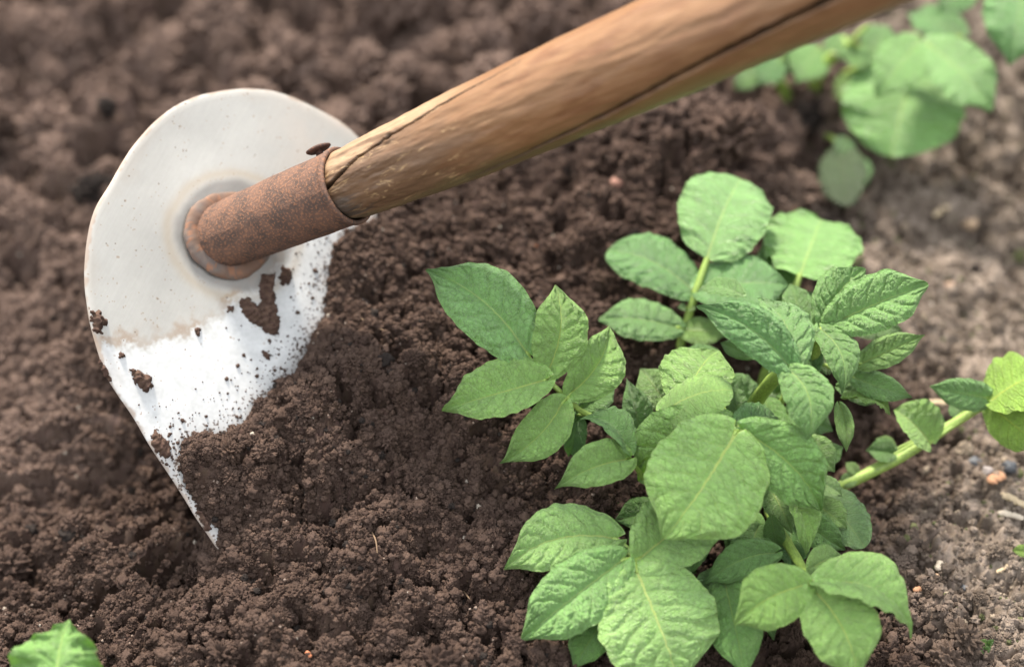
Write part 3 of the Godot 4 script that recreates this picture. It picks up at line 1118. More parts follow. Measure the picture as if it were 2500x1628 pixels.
	for q in ls:
		var r := lerpf(0.0152, 0.0115, clampf(-q / 0.012, 0, 1))
		if q > 0.0: r = lerpf(0.0152, 0.0192, pow(clampf(q / 0.062, 0, 1), 0.75))
		if q > 0.062: r = lerpf(0.0192, 0.0212, clampf((q - 0.062) / 0.09, 0, 1))
		if q > 0.5: r = lerpf(0.0212, 0.0185, clampf((q - 0.5) / 0.3, 0, 1))
		if q > 1.0: r *= sqrt(maxf(0.05, 1.0 - pow((q - 1.0) / 0.05, 2.0)))
		for a in angs:
			var ar := deg_to_rad(a)
			var v := e1 * cos(ar) + e2 * sin(ar)
			var rr := r + 0.0007 * facet.get_noise_3d(q * 14.0, cos(ar) * 1.6, sin(ar) * 1.6) + 0.0002 * facet.get_noise_3d(q * 60.0, cos(ar) * 4.0 + 9.0, sin(ar) * 4.0)
			rr += 0.0003 * maxf(0.0, 1.0 - q / 0.07) * facet.get_noise_3d(q * 160.0, cos(ar) * 3.0, sin(ar) * 5.0 + 4.0)
			for c in 2:
				var k := crack(c, q)
				if k[2] > 0.0:
					var dd := deg_to_rad(a - k[0] - 1.2 * facet.get_noise_2d(q * 110.0, 3.0 + c * 7)) * r
					rr -= k[2] * exp(-pow(dd / (k[1] * 0.75), 4.0))
			var kn := Vector2(q - 0.034, deg_to_rad(a - 36.5) * r).length()
			rr -= 0.0016 * exp(-pow(kn / 0.0013, 4.0)) - 0.0005 * exp(-pow((kn - 0.0024) / 0.0008, 2.0))
			pos.append(h0 + hdir * q + v * rr - off)
			uv.append(Vector2((q + 0.02) / 0.62, a / 360.0 + 0.5))
	part("handle", sheet(pos, uv, angs.size(), ls.size(), PackedColorArray(), false), hm, hoe)

func soil_patch_on(pixels: Array, thick: float, sd: int, holder: Node3D, off: Vector3, m: Material) -> void:
	patch_off = off
	soil_patch(pixels, thick, sd, holder, m)
var patch_off := Vector3.ZERO


# ---------------------------------------------------------------- potato plants
const LW := 288
const LH := 480
var relief: Array[PackedFloat32Array] = []
var leaf_mats := {}
var leaf_tex: Array = []
var stem_m: StandardMaterial3D

func profile(t: float, p: float, q: float) -> float:
	var peak := p / (p + q)
	return pow(maxf(t, 0.0), p) * pow(maxf(1.0 - t, 0.0), q) / (pow(peak, p) * pow(1.0 - peak, q))

func leaf_textures() -> void:
	for v in 4:
		var n1 := noise(200 + v, 9.0, 3)
		var ter := cells(210 + v, 21.0, FastNoiseLite.RETURN_DISTANCE2_SUB)
		var ter2 := cells(220 + v, 34.0, FastNoiseLite.RETURN_DISTANCE2_SUB)
		var n2 := noise(230 + v, 70.0, 2)
		var n3 := noise(240 + v, 3.0, 3)
		var rel := PackedFloat32Array()
		rel.resize(LW * LH)
		var rgb := PackedByteArray()
		rgb.resize(LW * LH * 3)
		var hb := PackedByteArray()
		hb.resize(LW * LH)
		var sp: float = [0.150, 0.135, 0.165, 0.145][v]
		for j in LH:
			var t := float(j) / (LH - 1)
			var prof := 0.30 * profile(t, 0.55, 0.7)
			for i in LW:
				var sgn := (float(i) / (LW - 1)) * 2.0 - 1.0
				var a := absf(sgn)
				var x := sgn * prof
				var w := n1.get_noise_2d(x, t)
				var q := t - 0.30 * pow(a, 1.2) * (0.55 + 0.45 * t) + 0.018 * w
				var ph := 0.0 if sgn > 0 else 0.45
				var k := q / sp - ph
				var near := maxf(roundf(k), 0.0)
				var d_lat := absf(k - near) * sp
				var d_mid := absf(x + 0.004 * w)
				var c := ter.get_noise_2d(x + 0.02 * w, t * 1.15) + 1.0
				var c2 := ter2.get_noise_2d(x, t) + 1.0
				var lat := 1.0 - exp(-pow(d_lat / 0.015, 1.3))
				var tt := 1.0 - exp(-pow(maxf(c, 0.0) / 0.22, 1.3))
				var t2 := 1.0 - exp(-maxf(c2, 0.0) / 0.25)
				var mid := 1.0 - exp(-pow(d_mid / 0.030, 1.4))
				var r := mid * (0.25 + lat * (0.40 + 0.28 * tt) + 0.07 * t2) + 0.16 * w
				rel[j * LW + i] = r
				var wm := 0.0074 * (1.15 - t)
				var midrib := sm(wm * 1.35, wm * 0.55, d_mid)
				var latv := sm(0.0075, 0.0025, d_lat) * sm(1.0, 0.55, a) * 0.9
				var base := Vector3(0.200, 0.372, 0.094)
				var m := n3.get_noise_2d(x, t)
				base *= 1.0 + 0.22 * m + 0.10 * n2.get_noise_2d(x, t)
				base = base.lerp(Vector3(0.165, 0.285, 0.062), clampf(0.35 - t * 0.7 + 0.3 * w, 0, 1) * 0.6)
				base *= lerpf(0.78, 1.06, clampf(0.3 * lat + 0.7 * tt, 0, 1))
				base = base.lerp(Vector3(0.26, 0.42, 0.11), latv * 0.8)
				base = base.lerp(Vector3(0.36, 0.46, 0.12), midrib * 0.9)
				base = base.lerp(Vector3(0.20, 0.30, 0.08), sm(0.955, 1.0, a) * 0.5)
				if v == 3:
					var st := sm(0.42, 0.1, lat + 0.3 * tt) * sm(0.02, 0.30, n3.get_noise_2d(x * 1.7 + 5.0, t * 1.7))
					base = base.lerp(Vector3(0.055, 0.04, 0.05), st * 0.8)
				var e := n2.get_noise_2d(x * 3.3 + 3.0, t * 3.3)
				if e > 0.60: base = base.lerp(Vector3(0.5, 0.5, 0.45), 0.6)
				elif e < -0.56 and m + w > 0.05: base = base.lerp(Vector3(0.06, 0.045, 0.03), 0.75)
				var s := Color(base.x, base.y, base.z).linear_to_srgb()
				var p := (j * LW + i) * 3
				rgb[p] = int(s.r * 255.0)
				rgb[p + 1] = int(s.g * 255.0)
				rgb[p + 2] = int(s.b * 255.0)
				hb[j * LW + i] = int(clampf(r * 0.62 + 0.12 + 0.10 * n2.get_noise_2d(x * 2.0, t * 2.0), 0, 1) * 255.0)
		relief.append(rel)
		leaf_tex.append([picture(LW, LH, rgb), picture(LW, LH, hb, Image.FORMAT_L8)])
	stem_m = mat(Color.WHITE, 0.5, 0.5)
	var w2 := 128
	var sb := PackedByteArray()
	sb.resize(w2 * w2 * 3)
	var ns := noise(260, 0.06, 3)
	var ns2 := noise(261, 0.33, 2)
	for j in w2:
		for i in w2:
			var c := Vector3(0.235, 0.345, 0.066) * (1.0 + 0.25 * ns.get_noise_2d(i, j))
			if ns2.get_noise_2d(i, j * 1.0) > 0.52: c = Vector3(0.07, 0.075, 0.035)
			var s := Color(c.x, c.y, c.z).linear_to_srgb()
			var p := (j * w2 + i) * 3
			sb[p] = int(s.r * 255.0)
			sb[p + 1] = int(s.g * 255.0)
			sb[p + 2] = int(s.b * 255.0)
	stem_m.albedo_texture = picture(w2, w2, sb)
	stem_m.uv1_scale = Vector3(1, 3, 1)
	stem_m.subsurf_scatter_enabled = false

func leaf_material(v: int, tint: int, jit: int) -> StandardMaterial3D:
	var key := v * 100 + tint * 10 + jit
	if not leaf_mats.has(key):
		var m := mat([Color(0.98, 0.98, 0.94), Color(1.0, 1.0, 0.90), Color(0.82, 0.88, 0.82), Color(1.0, 0.98, 0.70), Color(0.86, 0.91, 0.90), Color(0.82, 0.83, 0.86), Color(0.45, 0.46, 0.44)][tint], 0.37, 0.55)
		m.albedo_color *= [Color(1, 1, 1), Color(0.97, 0.98, 0.91), Color(0.87, 0.92, 0.90)][jit]
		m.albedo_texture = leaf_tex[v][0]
		m.heightmap_enabled = true
		m.heightmap_texture = leaf_tex[v][1]
		m.heightmap_scale = 0.26
		m.rim_enabled = true
		m.rim = 0.2
		m.rim_tint = 0.35
		m.backlight_enabled = true
		m.backlight = Color(0.55, 0.60, 0.30)
		m.texture_repeat = false
		leaf_mats[key] = m
	return leaf_mats[key]

# a leaflet from base to tip (pixels of the photograph, each at its own distance), as wide as it appears there
# o: roll, fold, arch, bend, twist, curl, tip, p, q, v, tint, wave, cord
func leaflet(parent: Node3D, off: Vector3, b: Array, e: Array, wide: float, o := {}, n := "leaflet") -> Vector3:
	var B := at(b[0], b[1], b[2])
	var T := at(e[0], e[1], e[2])
	var axis := T - B
	var L := axis.length()
	axis /= L
	var view := -forward
	var up0 := (view * 0.55 + Vector3.UP * 0.45).normalized()
	up0 = (up0 - axis * up0.dot(axis)).normalized()
	up0 = up0.rotated(axis, deg_to_rad(o.get("roll", 0.0)))
	var side := axis.cross(up0).normalized()
	# true half width from the apparent one
	var sp := Vector2(side.dot(right), side.dot(upward))
	var ap := Vector2(axis.dot(right), axis.dot(upward)).normalized()
	var seen := absf(sp.x * ap.y - sp.y * ap.x)
	var half: float = wide * kpx * 0.5 * (b[2] + e[2]) * 0.5 / maxf(seen, 0.45)
	var fold: float = float(o.get("fold", 0.25)) * 1.25 + 0.04
	half *= sqrt(1.0 + fold * fold)
	var arch: float = o.get("arch", 0.08)
	var bend: float = o.get("bend", 0.0)
	var twist: float = deg_to_rad(o.get("twist", 0.0))
	var curl: float = o.get("curl", -0.1)
	var tipd: float = o.get("tip", 0.15)
	var p: float = o.get("p", 0.55)
	var q: float = o.get("q", 0.72)
	var v: int = o.get("v", 0)
	var tk: float = o.get("tk", 0.55 if q > 0.45 else 0.15)
	var wave: float = o.get("wave", 0.05)
	var cord: float = o.get("cord", 0.10)
	var sd := hash(str(b) + str(e)) % 1000
	var wob := noise(sd, 1.0, 2)
	var rel := relief[v]
	var amp: float = clampf(L * 0.056, 0.0002, 0.0032) * o.get("rel", 1.0)
	var big: bool = L > 0.03
	var nu := 65 if big else 25
	var nv := 96 if big else 36
	var pos := PackedVector3Array()
	var uv := PackedVector2Array()
	var mirrored: bool = sd % 2 == 0
	for j in nv:
		var u := float(j) / (nv - 1)
		var t := lerpf(u, 0.5 - 0.5 * cos(PI * u), 0.55)
		t = clampf(t, 0.0015, 0.9985)
		var w: float = half * profile(t, p, q)
		w *= lerpf(1.0, 1.0 - tk, sm(0.70, 1.0, t))
		w *= 1.0 + 0.04 * wob.get_noise_2d(t * 4.0, 3.0)
		var mid := B + axis * (L * t) + up0 * (L * arch * 4.0 * t * (1.0 - t) - L * tipd * pow(maxf(t - 0.55, 0.0), 2.0) * 2.0) + side * (L * bend * 4.0 * t * (1.0 - t))
		var ang := twist * (t - 0.4)
		var s1 := side.rotated(axis, ang)
		var u1 := up0.rotated(axis, ang)
		for i in nu:
			var s := float(i) / (nu - 1) * 2.0 - 1.0
			s = signf(s) * pow(absf(s), 0.92)
			var a := absf(s)
			var ew := 1.0 + 0.022 * wob.get_noise_2d(t * 7.0 + (20.0 if s > 0 else 0.0), 9.0) * a
			var x: float = s * w * ew
			var back := cord * L * pow(a, 1.4) * pow(1.0 - t, 4.0)
			var fx := float(i) / (nu - 1)
			var sx := (s + 1.0) * 0.5
			if mirrored: sx = 1.0 - sx
			var ri := clampi(int(t * (LH - 1)), 0, LH - 1) * LW + clampi(int(sx * (LW - 1)), 0, LW - 1)
			var z: float = fold * absf(x) + curl * x * x / maxf(half, 0.001) + amp * (rel[ri] - 0.12) * sm(1.0, 0.72, a)
			z += wave * half * pow(a, 2.0) * wob.get_noise_2d(t * 5.5 + (40.0 if s > 0 else 0.0), 5.0) * 2.0
			var c := cos(atan(fold)) if fold != 0.0 else 1.0
			pos.append(mid + s1 * (x * c) + u1 * z - axis * (back + absf(x) * 0.0) - off)
			uv.append(Vector2(sx, t))
	var m := sheet(pos, uv, nu, nv, PackedColorArray(), side.cross(axis).dot(up0) < 0.0)
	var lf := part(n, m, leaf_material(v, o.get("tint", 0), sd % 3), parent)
	if o.has("label"): lf.set_meta("label", o.label)
	return B

# a compound leaf: its stalk (pixel path) and its leaflets
func compound(plant: Node3D, path: Array, r0: float, r1: float, list: Array) -> void:
	var off := plant.position
	var pts: Array = []
	for p in path: pts.append(p if p is Vector3 else at(p[0], p[1], p[2]))
	var st := begin()
	tube(st, pts, r0, r1, off, 9)
	for l in list:
		if l[3].get("free", false): continue
		var B := at(l[0][0], l[0][1], l[0][2])
		var T := at(l[1][0], l[1][1], l[1][2])
		var best := pts[0] as Vector3
		for s in 41:
			var q: Vector3 = spline(pts, s / 40.0)
			if q.distance_to(B) < best.distance_to(B): best = q
		if best.distance_to(B) > 0.0012:
			tube(st, [best, best.lerp(B, 0.6), B, B.lerp(T, 0.025)], r0 * 0.75, r0 * 0.32, off, 8)
	var leaf := part("leaf", st.commit(), stem_m, plant)
	for l in list:
		leaflet(leaf, off, l[0], l[1], l[2], l[3])

func stalk(plant: Node3D, path: Array, r0: float, r1: float) -> void:
	var pts: Array = []
	for p in path: pts.append(p if p is Vector3 else at(p[0], p[1], p[2]))
	var st := begin()
	tube(st, pts, r0, r1, plant.position, 12)
	part("stem", st.commit(), stem_m, plant)

func build_plants() -> void:
	# the plant in front of the hoe
	var foot := on_ground(1850, 1120)
	var pl := root("potato_plant", foot)
	tag(pl, "leafy young potato plant in the centre right, sharp green leaves beside the soil heap", "plant", "potato plants in the bed")
	var g := foot + Vector3(0, -0.02, 0)
	stalk(pl, [g, foot + Vector3(0.0, 0.02, 0.0), [1830, 1010, .905], [1880, 935, .875], [1925, 896, .852]], 0.0042, 0.0028)
	stalk(pl, [g + Vector3(-0.008, 0, -0.004), [1790, 1040, .925], [1700, 900, .935], [1660, 850, .93]], 0.0036, 0.0026)
	stalk(pl, [g + Vector3(0.002, 0, -0.01), [1860, 960, .94], [1895, 850, .932], [1935, 720, .93]], 0.0034, 0.0024)
	stalk(pl, [g + Vector3(0.006, 0, 0.004), [1900, 1140, .90], [1850, 1100, .865], [1802, 1062, .842]], 0.0036, 0.0024)
	stalk(pl, [g + Vector3(0.004, 0, 0.008), [1890, 1270, .885], [1950, 1370, .85], [1982, 1428, .828]], 0.0027, 0.0018)
	stalk(pl, [g + Vector3(-0.004, 0, 0.008), [1760, 1270, .885], [1640, 1330, .862], [1545, 1362, .842]], 0.0036, 0.0024)
	stalk(pl, [g + Vector3(0.008, 0, -0.004), [1950, 1000, .905], [1985, 880, .885], [2008, 805, .874]], 0.0032, 0.0022)
	# left leaf
	compound(pl, [[1700, 1090, .905], [1540, 1050, .888], [1430, 1010, .875], [1388, 975, .870], [1345, 935, .867], [1305, 895, .865], [1284, 857, .864]], 0.0014, 0.0010, [
		[[1286, 862, .864], [1038, 659, .874], 182, {"roll": -8, "fold": 0.18, "arch": 0.10, "bend": 0.08, "v": 0, "tint": 4, "q": 0.8, "tip": 0.0}],
		[[1338, 905, .864], [1358, 694, .866], 136, {"roll": 10, "fold": 0.22, "bend": 0.09, "arch": 0.06, "v": 1, "cord": 0.12}],
		[[1392, 960, .870], [1491, 795, .876], 128, {"roll": 26, "fold": 0.34, "bend": 0.09, "v": 2}],
		[[1330, 928, .862], [1076, 998, .864], 138, {"roll": 6, "fold": 0.32, "arch": 0.10, "bend": -0.05, "v": 1, "q": 0.85}],
		[[1372, 984, .867], [1221, 1131, .860], 118, {"roll": -14, "fold": 0.34, "arch": 0.10, "bend": -0.08, "v": 2, "q": 0.9}],
		[[1413, 1002, .880], [1503, 946, .888], 66, {"roll": 14, "fold": 0.3, "v": 0, "tint": 2}],
		[[1408, 1012, .880], [1390, 1122, .884], 56, {"roll": -20, "fold": 0.3, "v": 1, "tint": 2}],
		[[1316, 900, .8645], [1300, 886, .862], 15, {"v": 0}], [[1318, 905, .8645], [1311, 922, .862], 14, {"v": 1}], [[1350, 930, .8665], [1362, 900, .869], 26, {"v": 2, "tint": 2}]])
	# short leaf below it
	compound(pl, [[1780, 1180, .915], [1700, 1230, .895], [1600, 1200, .875], [1560, 1150, .86], [1532, 1112, .855]], 0.0013, 0.0010, [
		[[1533, 1108, .854], [1420, 1018, .858], 70, {"roll": 26, "fold": 0.42, "arch": 0.16, "bend": 0.12, "v": 2}],
		[[1528, 1122, .853], [1355, 1191, .846], 110, {"roll": -4, "fold": 0.34, "arch": 0.10, "bend": 0.04, "v": 0, "q": 1.05, "cord": 0.14}],
		[[1533, 1272, .885], [1430, 1224, .893], 66, {"roll": 0, "fold": 0.15, "v": 1, "tint": 5}],
		[[1555, 1290, .893], [1530, 1170, .895], 86, {"roll": 20, "fold": 0.2, "v": 0, "tint": 2}]])
	# the near leaf in the middle
	compound(pl, [[1880, 1120, .90], [1860, 1090, .872], [1830, 1070, .85], [1799, 1054, .839]], 0.0018, 0.0013, [
		[[1796, 1056, .837], [1626, 1313, .822], 292, {"roll": -6, "fold": 0.06, "arch": 0.06, "bend": -0.02, "v": 0, "p": 0.44, "q": 0.5, "cord": 0.08, "tint": 1, "curl": -0.16, "tip": 0.1}],
		[[1812, 1052, .841], [2010, 1250, .846], 168, {"roll": 14, "fold": 0.16, "arch": 0.10, "bend": -0.08, "v": 1, "tint": 1}],
		[[1780, 1036, .848], [1556, 1180, .866], 190, {"roll": -20, "fold": 0.2, "arch": 0.12, "bend": 0.12, "v": 2, "p": 0.5, "q": 0.6}],
		[[1800, 1040, .845], [1905, 1025, .862], 92, {"roll": -10, "fold": 0.2, "bend": 0.06, "v": 0, "tint": 2}],
		[[1790, 1042, .845], [1660, 1010, .858], 70, {"roll": 0, "fold": 0.1, "v": 1, "tint": 1}]])
	# purple veined leaf behind it and the leaf folded over
	compound(pl, [[1850, 1060, .91], [1760, 1020, .885], [1700, 1000, .87], [1672, 985, .862]], 0.0014, 0.0011, [
		[[1672, 985, .862], [1752, 850, .872], 165, {"roll": -16, "fold": 0.12, "arch": 0.08, "bend": -0.04, "v": 3, "p": 0.5, "q": 0.55, "label": "leaflet with dark purple stains along its veins"}],
		[[1620, 1005, .852], [1785, 945, .843], 108, {"roll": -24, "fold": 0.05, "arch": 0.10, "curl": -0.4, "v": 1, "tint": 1, "p": 0.42, "q": 0.42, "free": true, "rel": 0.5}],
		[[1562, 1062, .890], [1531, 922, .886], 78, {"roll": 10, "fold": 0.3, "v": 2, "tint": 2, "q": 1.0, "free": true}],
		[[1630, 990, .895], [1564, 898, .898], 96, {"roll": -5, "fold": 0.12, "v": 0, "tint": 0, "free": true}],
		[[1800, 1010, .865], [1775, 940, .868], 60, {"roll": 10, "fold": 0.3, "v": 2, "tint": 2, "free": true}]])
	# lower left leaf
	compound(pl, [[1760, 1280, .885], [1660, 1325, .868], [1590, 1345, .852], [1546, 1366, .842]], 0.0020, 0.0014, [
		[[1503, 1316, .850], [1229, 1386, .848], 150, {"roll": 4, "fold": 0.16, "arch": 0.10, "bend": 0.10, "v": 1, "q": 0.75}],
		[[1522, 1366, .840], [1272, 1560, .832], 168, {"roll": -4, "fold": 0.14, "arch": 0.06, "v": 2, "p": 0.52, "q": 0.62, "cord": 0.08}],
		[[1553, 1392, .838], [1662, 1668, .826], 296, {"roll": 0, "fold": 0.08, "arch": 0.08, "v": 1, "p": 0.52, "q": 0.5, "cord": 0.08, "curl": -0.14}],
		[[1558, 1366, .842], [1740, 1225, .855], 186, {"roll": 6, "fold": 0.42, "arch": 0.05, "v": 0, "p": 0.45, "q": 0.5, "cord": 0.06}],
		[[1484, 1500, .846], [1400, 1632, .836], 100, {"roll": 8, "fold": 0.2, "v": 1, "tint": 2, "free": true}],
		[[1540, 1378, .840], [1530, 1400, .838], 26, {"v": 0, "tint": 2}], [[1560, 1376, .841], [1575, 1398, .843], 34, {"v": 1, "tint": 2}], [[1535, 1352, .846], [1508, 1345, .846], 26, {"v": 2}]])
	# lower right leaf
	compound(pl, [[1890, 1270, .885], [1930, 1330, .865], [1960, 1390, .842], [1984, 1432, .829]], 0.0018, 0.0013, [
		[[1973, 1428, .826], [1796, 1522, .818], 148, {"roll": -6, "fold": 0.10, "arch": 0.08, "bend": 0.07, "v": 0, "p": 0.5, "q": 0.6, "tint": 1}],
		[[1992, 1446, .825], [2098, 1652, .812], 184, {"roll": 4, "fold": 0.14, "arch": 0.08, "bend": -0.07, "v": 1, "p": 0.5, "q": 0.62, "tint": 1, "cord": 0.14}],
		[[1998, 1427, .826], [2234, 1549, .822], 122, {"roll": -30, "fold": 0.30, "arch": 0.16, "bend": -0.13, "v": 2, "q": 0.95, "tint": 1}],
		[[1978, 1394, .838], [2066, 1362, .842], 70, {"roll": -4, "fold": 0.24, "bend": -0.10, "v": 0, "tint": 0}],
		[[1974, 1420, .832], [2010, 1395, .834], 48, {"v": 1, "tint": 1}],
		[[1893, 1350, .855], [1719, 1427, .848], 92, {"roll": -16, "fold": 0.18, "arch": 0.12, "bend": 0.10, "v": 1, "tint": 2, "free": true}],
		[[1905, 1440, .85], [1955, 1502, .845], 60, {"roll": 0, "v": 2, "tint": 5, "free": true}],
		[[1770, 1420, .852], [1822, 1650, .828], 130, {"roll": 8, "fold": 0.14, "v": 2, "tint": 2, "p": 0.5, "q": 0.55, "free": true}],
		[[1700, 1440, .858], [1705, 1570, .840], 110, {"roll": 8, "fold": 0.14, "v": 0, "tint": 2, "free": true}],
		[[1620, 1330, .872], [1700, 1400, .868], 80, {"roll": 8, "fold": 0.14, "v": 0, "tint": 2, "free": true}],
		[[1800, 1330, .88], [1880, 1290, .875], 70, {"roll": -10, "fold": 0.2, "v": 1, "tint": 2, "free": true}]])
	# leaves under the near leaf, to the right
	compound(pl, [[1860, 1140, .92], [1880, 1190, .90], [1930, 1240, .88], [1954, 1257, .868]], 0.0015, 0.0010, [
		[[1950, 1255, .868], [2069, 1344, .872], 84, {"roll": 10, "fold": 0.24, "bend": 0.05, "v": 2, "tint": 2, "q": 0.9, "rel": 1.5}],
		[[1872, 1165, .852], [1978, 1352, .846], 66, {"roll": -42, "fold": 0.35, "twist": 70, "bend": -0.12, "v": 0, "tint": 1, "free": true}],
		[[1990, 1175, .862], [2060, 1211, .866], 40, {"roll": -20, "fold": 0.3, "v": 1, "free": true}],
		[[1990, 1190, .895], [2112, 1330, .872], 118, {"roll": 0, "fold": 0.05, "v": 0, "tint": 5, "p": 0.5, "q": 0.42, "rel": 0.5, "free": true}],
		[[1885, 1265, .86], [1900, 1345, .868], 52, {"roll": 20, "fold": 0.2, "v": 1, "tint": 2, "free": true}]])
	# right upper leaf
	compound(pl, [[1900, 1000, .905], [1950, 900, .89], [1985, 840, .878], [2010, 800, .872]], 0.0015, 0.0012, [
		[[2008, 795, .872], [2114, 651, .880], 106, {"roll": -8, "fold": 0.26, "bend": -0.06, "v": 1, "tint": 0, "rel": 1.4, "q": 0.6}],
		[[2020, 796, .870], [2268, 690, .866], 138, {"roll": 6, "fold": 0.20, "arch": 0.06, "v": 0, "p": 0.5, "q": 0.5, "tint": 0, "cord": 0.05}],
		[[2003, 803, .869], [2058, 960, .858], 92, {"roll": -4, "fold": 0.16, "arch": 0.12, "bend": -0.13, "v": 2, "q": 0.85}],
		[[2104, 888, .880], [2261, 816, .880], 74, {"roll": 8, "fold": 0.22, "arch": 0.06, "v": 0, "q": 0.9, "rel": 1.3}],
		[[2082, 920, .884], [2231, 969, .882], 68, {"roll": 6, "fold": 0.20, "arch": 0.06, "bend": 0.04, "v": 1, "q": 0.85, "tint": 0}],
		[[2080, 790, .925], [2205, 805, .925], 76, {"roll": 0, "fold": 0.05, "v": 2, "tint": 5, "free": true}],
		[[2020, 905, .895], [1990, 800, .90], 60, {"roll": 0, "fold": 0.1, "v": 2, "tint": 5, "free": true}],
		[[2064, 975, .880], [2178, 1006, .884], 40, {"roll": -40, "fold": 0.3, "twist": 40, "arch": 0.14, "v": 0, "tint": 3, "wave": 0.1, "free": true}],
		[[2048, 945, .895], [2140, 985, .90], 50, {"roll": 0, "fold": 0.2, "v": 1, "tint": 2, "free": true}]])
	# hanging leaf of the crown
	compound(pl, [[1925, 980, .878], [1928, 930, .858], [1924, 900, .847]], 0.0016, 0.0012, [
		[[1924, 902, .845], [1972, 1071, .832], 122, {"roll": 4, "fold": 0.14, "arch": 0.12, "bend": -0.15, "v": 1, "p": 0.5, "q": 0.6, "tint": 0}],
		[[2050, 990, .868], [2066, 1102, .862], 44, {"roll": 20, "fold": 0.3, "bend": -0.08, "v": 2, "free": true}],
		[[1930, 900, .847], [1703, 743, .846], 122, {"roll": -2, "fold": 0.14, "arch": 0.10, "bend": 0.06, "v": 0, "q": 0.75, "tint": 4}],
		[[1937, 898, .852], [1852, 722, .866], 112, {"roll": 20, "fold": 0.22, "arch": 0.08, "bend": 0.12, "v": 2, "tint": 4, "q": 0.6}],
		[[1812, 722, .882], [1704, 706, .888], 50, {"roll": 30, "fold": 0.2, "arch": 0.12, "v": 1, "tint": 0, "free": true}],
		[[1840, 870, .885], [1758, 836, .892], 44, {"roll": -20, "fold": 0.3, "v": 2, "tint": 2, "free": true}],
		[[1985, 905, .882], [1945, 740, .89], 70, {"roll": 20, "fold": 0.15, "v": 0, "tint": 2, "free": true}],
		[[1900, 880, .882], [1892, 950, .885], 34, {"roll": 20, "fold": 0.2, "v": 0, "tint": 2, "free": true}],
		[[1840, 960, .925], [1900, 1005, .92], 60, {"roll": 0, "v": 1, "tint": 5, "free": true}],
		[[1800, 950, .93], [1780, 1000, .93], 60, {"roll": 0, "v": 2, "tint": 5, "free": true}]])
	# leaves deep inside the plant
	compound(pl, [foot + Vector3(0.0, 0.01, 0.0), [1850, 1050, .915], [1860, 980, .905]], 0.0018, 0.0012, [
		[[1990, 1230, .878], [2070, 1290, .872], 74, {"roll": 0, "v": 0, "tint": 0, "free": true}], [[1880, 1190, .872], [1935, 1300, .862], 84, {"roll": 0, "v": 2, "tint": 0, "free": true}],
		[[1960, 1080, .882], [2040, 1150, .876], 84, {"roll": 0, "v": 1, "tint": 0, "free": true}], [[1850, 1290, .868], [1800, 1420, .856], 96, {"roll": 0, "v": 0, "tint": 0, "free": true}],
		[[1960, 800, .898], [1930, 690, .905], 76, {"roll": 0, "v": 1, "tint": 0, "free": true}], [[1700, 930, .905], [1610, 930, .90], 70, {"roll": 0, "v": 2, "tint": 0, "free": true}],
		[[1610, 1250, .880], [1500, 1270, .876], 76, {"roll": 0, "v": 1, "tint": 2, "free": true}],
		[[1850, 1000, .905], [1740, 930, .90], 90, {"roll": 10, "v": 0, "tint": 2, "free": true}], [[1870, 980, .90], [1890, 1085, .885], 84, {"roll": 0, "v": 1, "tint": 2, "free": true}],
		[[1920, 1010, .90], [2035, 1050, .895], 92, {"roll": 0, "v": 2, "tint": 2, "free": true}], [[1900, 960, .905], [1990, 900, .90], 80, {"roll": 0, "v": 0, "tint": 2, "free": true}],
		[[1890, 900, .905], [1870, 790, .91], 84, {"roll": 0, "v": 1, "tint": 2, "free": true}], [[1760, 900, .915], [1660, 860, .915], 74, {"roll": 0, "v": 2, "tint": 2, "free": true}],
		[[1700, 1060, .91], [1590, 1010, .905], 80, {"roll": 10, "v": 0, "tint": 2, "free": true}], [[1920, 1090, .895], [1975, 1180, .88], 84, {"roll": 0, "v": 1, "tint": 0, "free": true}],
		[[1640, 1280, .895], [1560, 1210, .895], 90, {"roll": 0, "v": 2, "tint": 2, "free": true}], [[1700, 1300, .875], [1640, 1420, .855], 100, {"roll": 0, "v": 0, "tint": 2, "free": true}],
		[[1840, 1260, .885], [1780, 1370, .87], 96, {"roll": 0, "v": 1, "tint": 2, "free": true}], [[1930, 1280, .885], [1935, 1400, .868], 92, {"roll": 0, "v": 2, "tint": 2, "free": true}],
		[[1760, 1400, .862], [1720, 1540, .845], 110, {"roll": 0, "v": 1, "tint": 2, "free": true}], [[1850, 1440, .855], [1890, 1560, .842], 70, {"roll": 0, "v": 0, "tint": 2, "free": true}],
		[[1990, 1130, .90], [2060, 1090, .90], 60, {"roll": 0, "v": 0, "tint": 2, "free": true}], [[1480, 1500, .850], [1560, 1620, .836], 80, {"roll": 0, "v": 2, "tint": 2, "free": true}]])
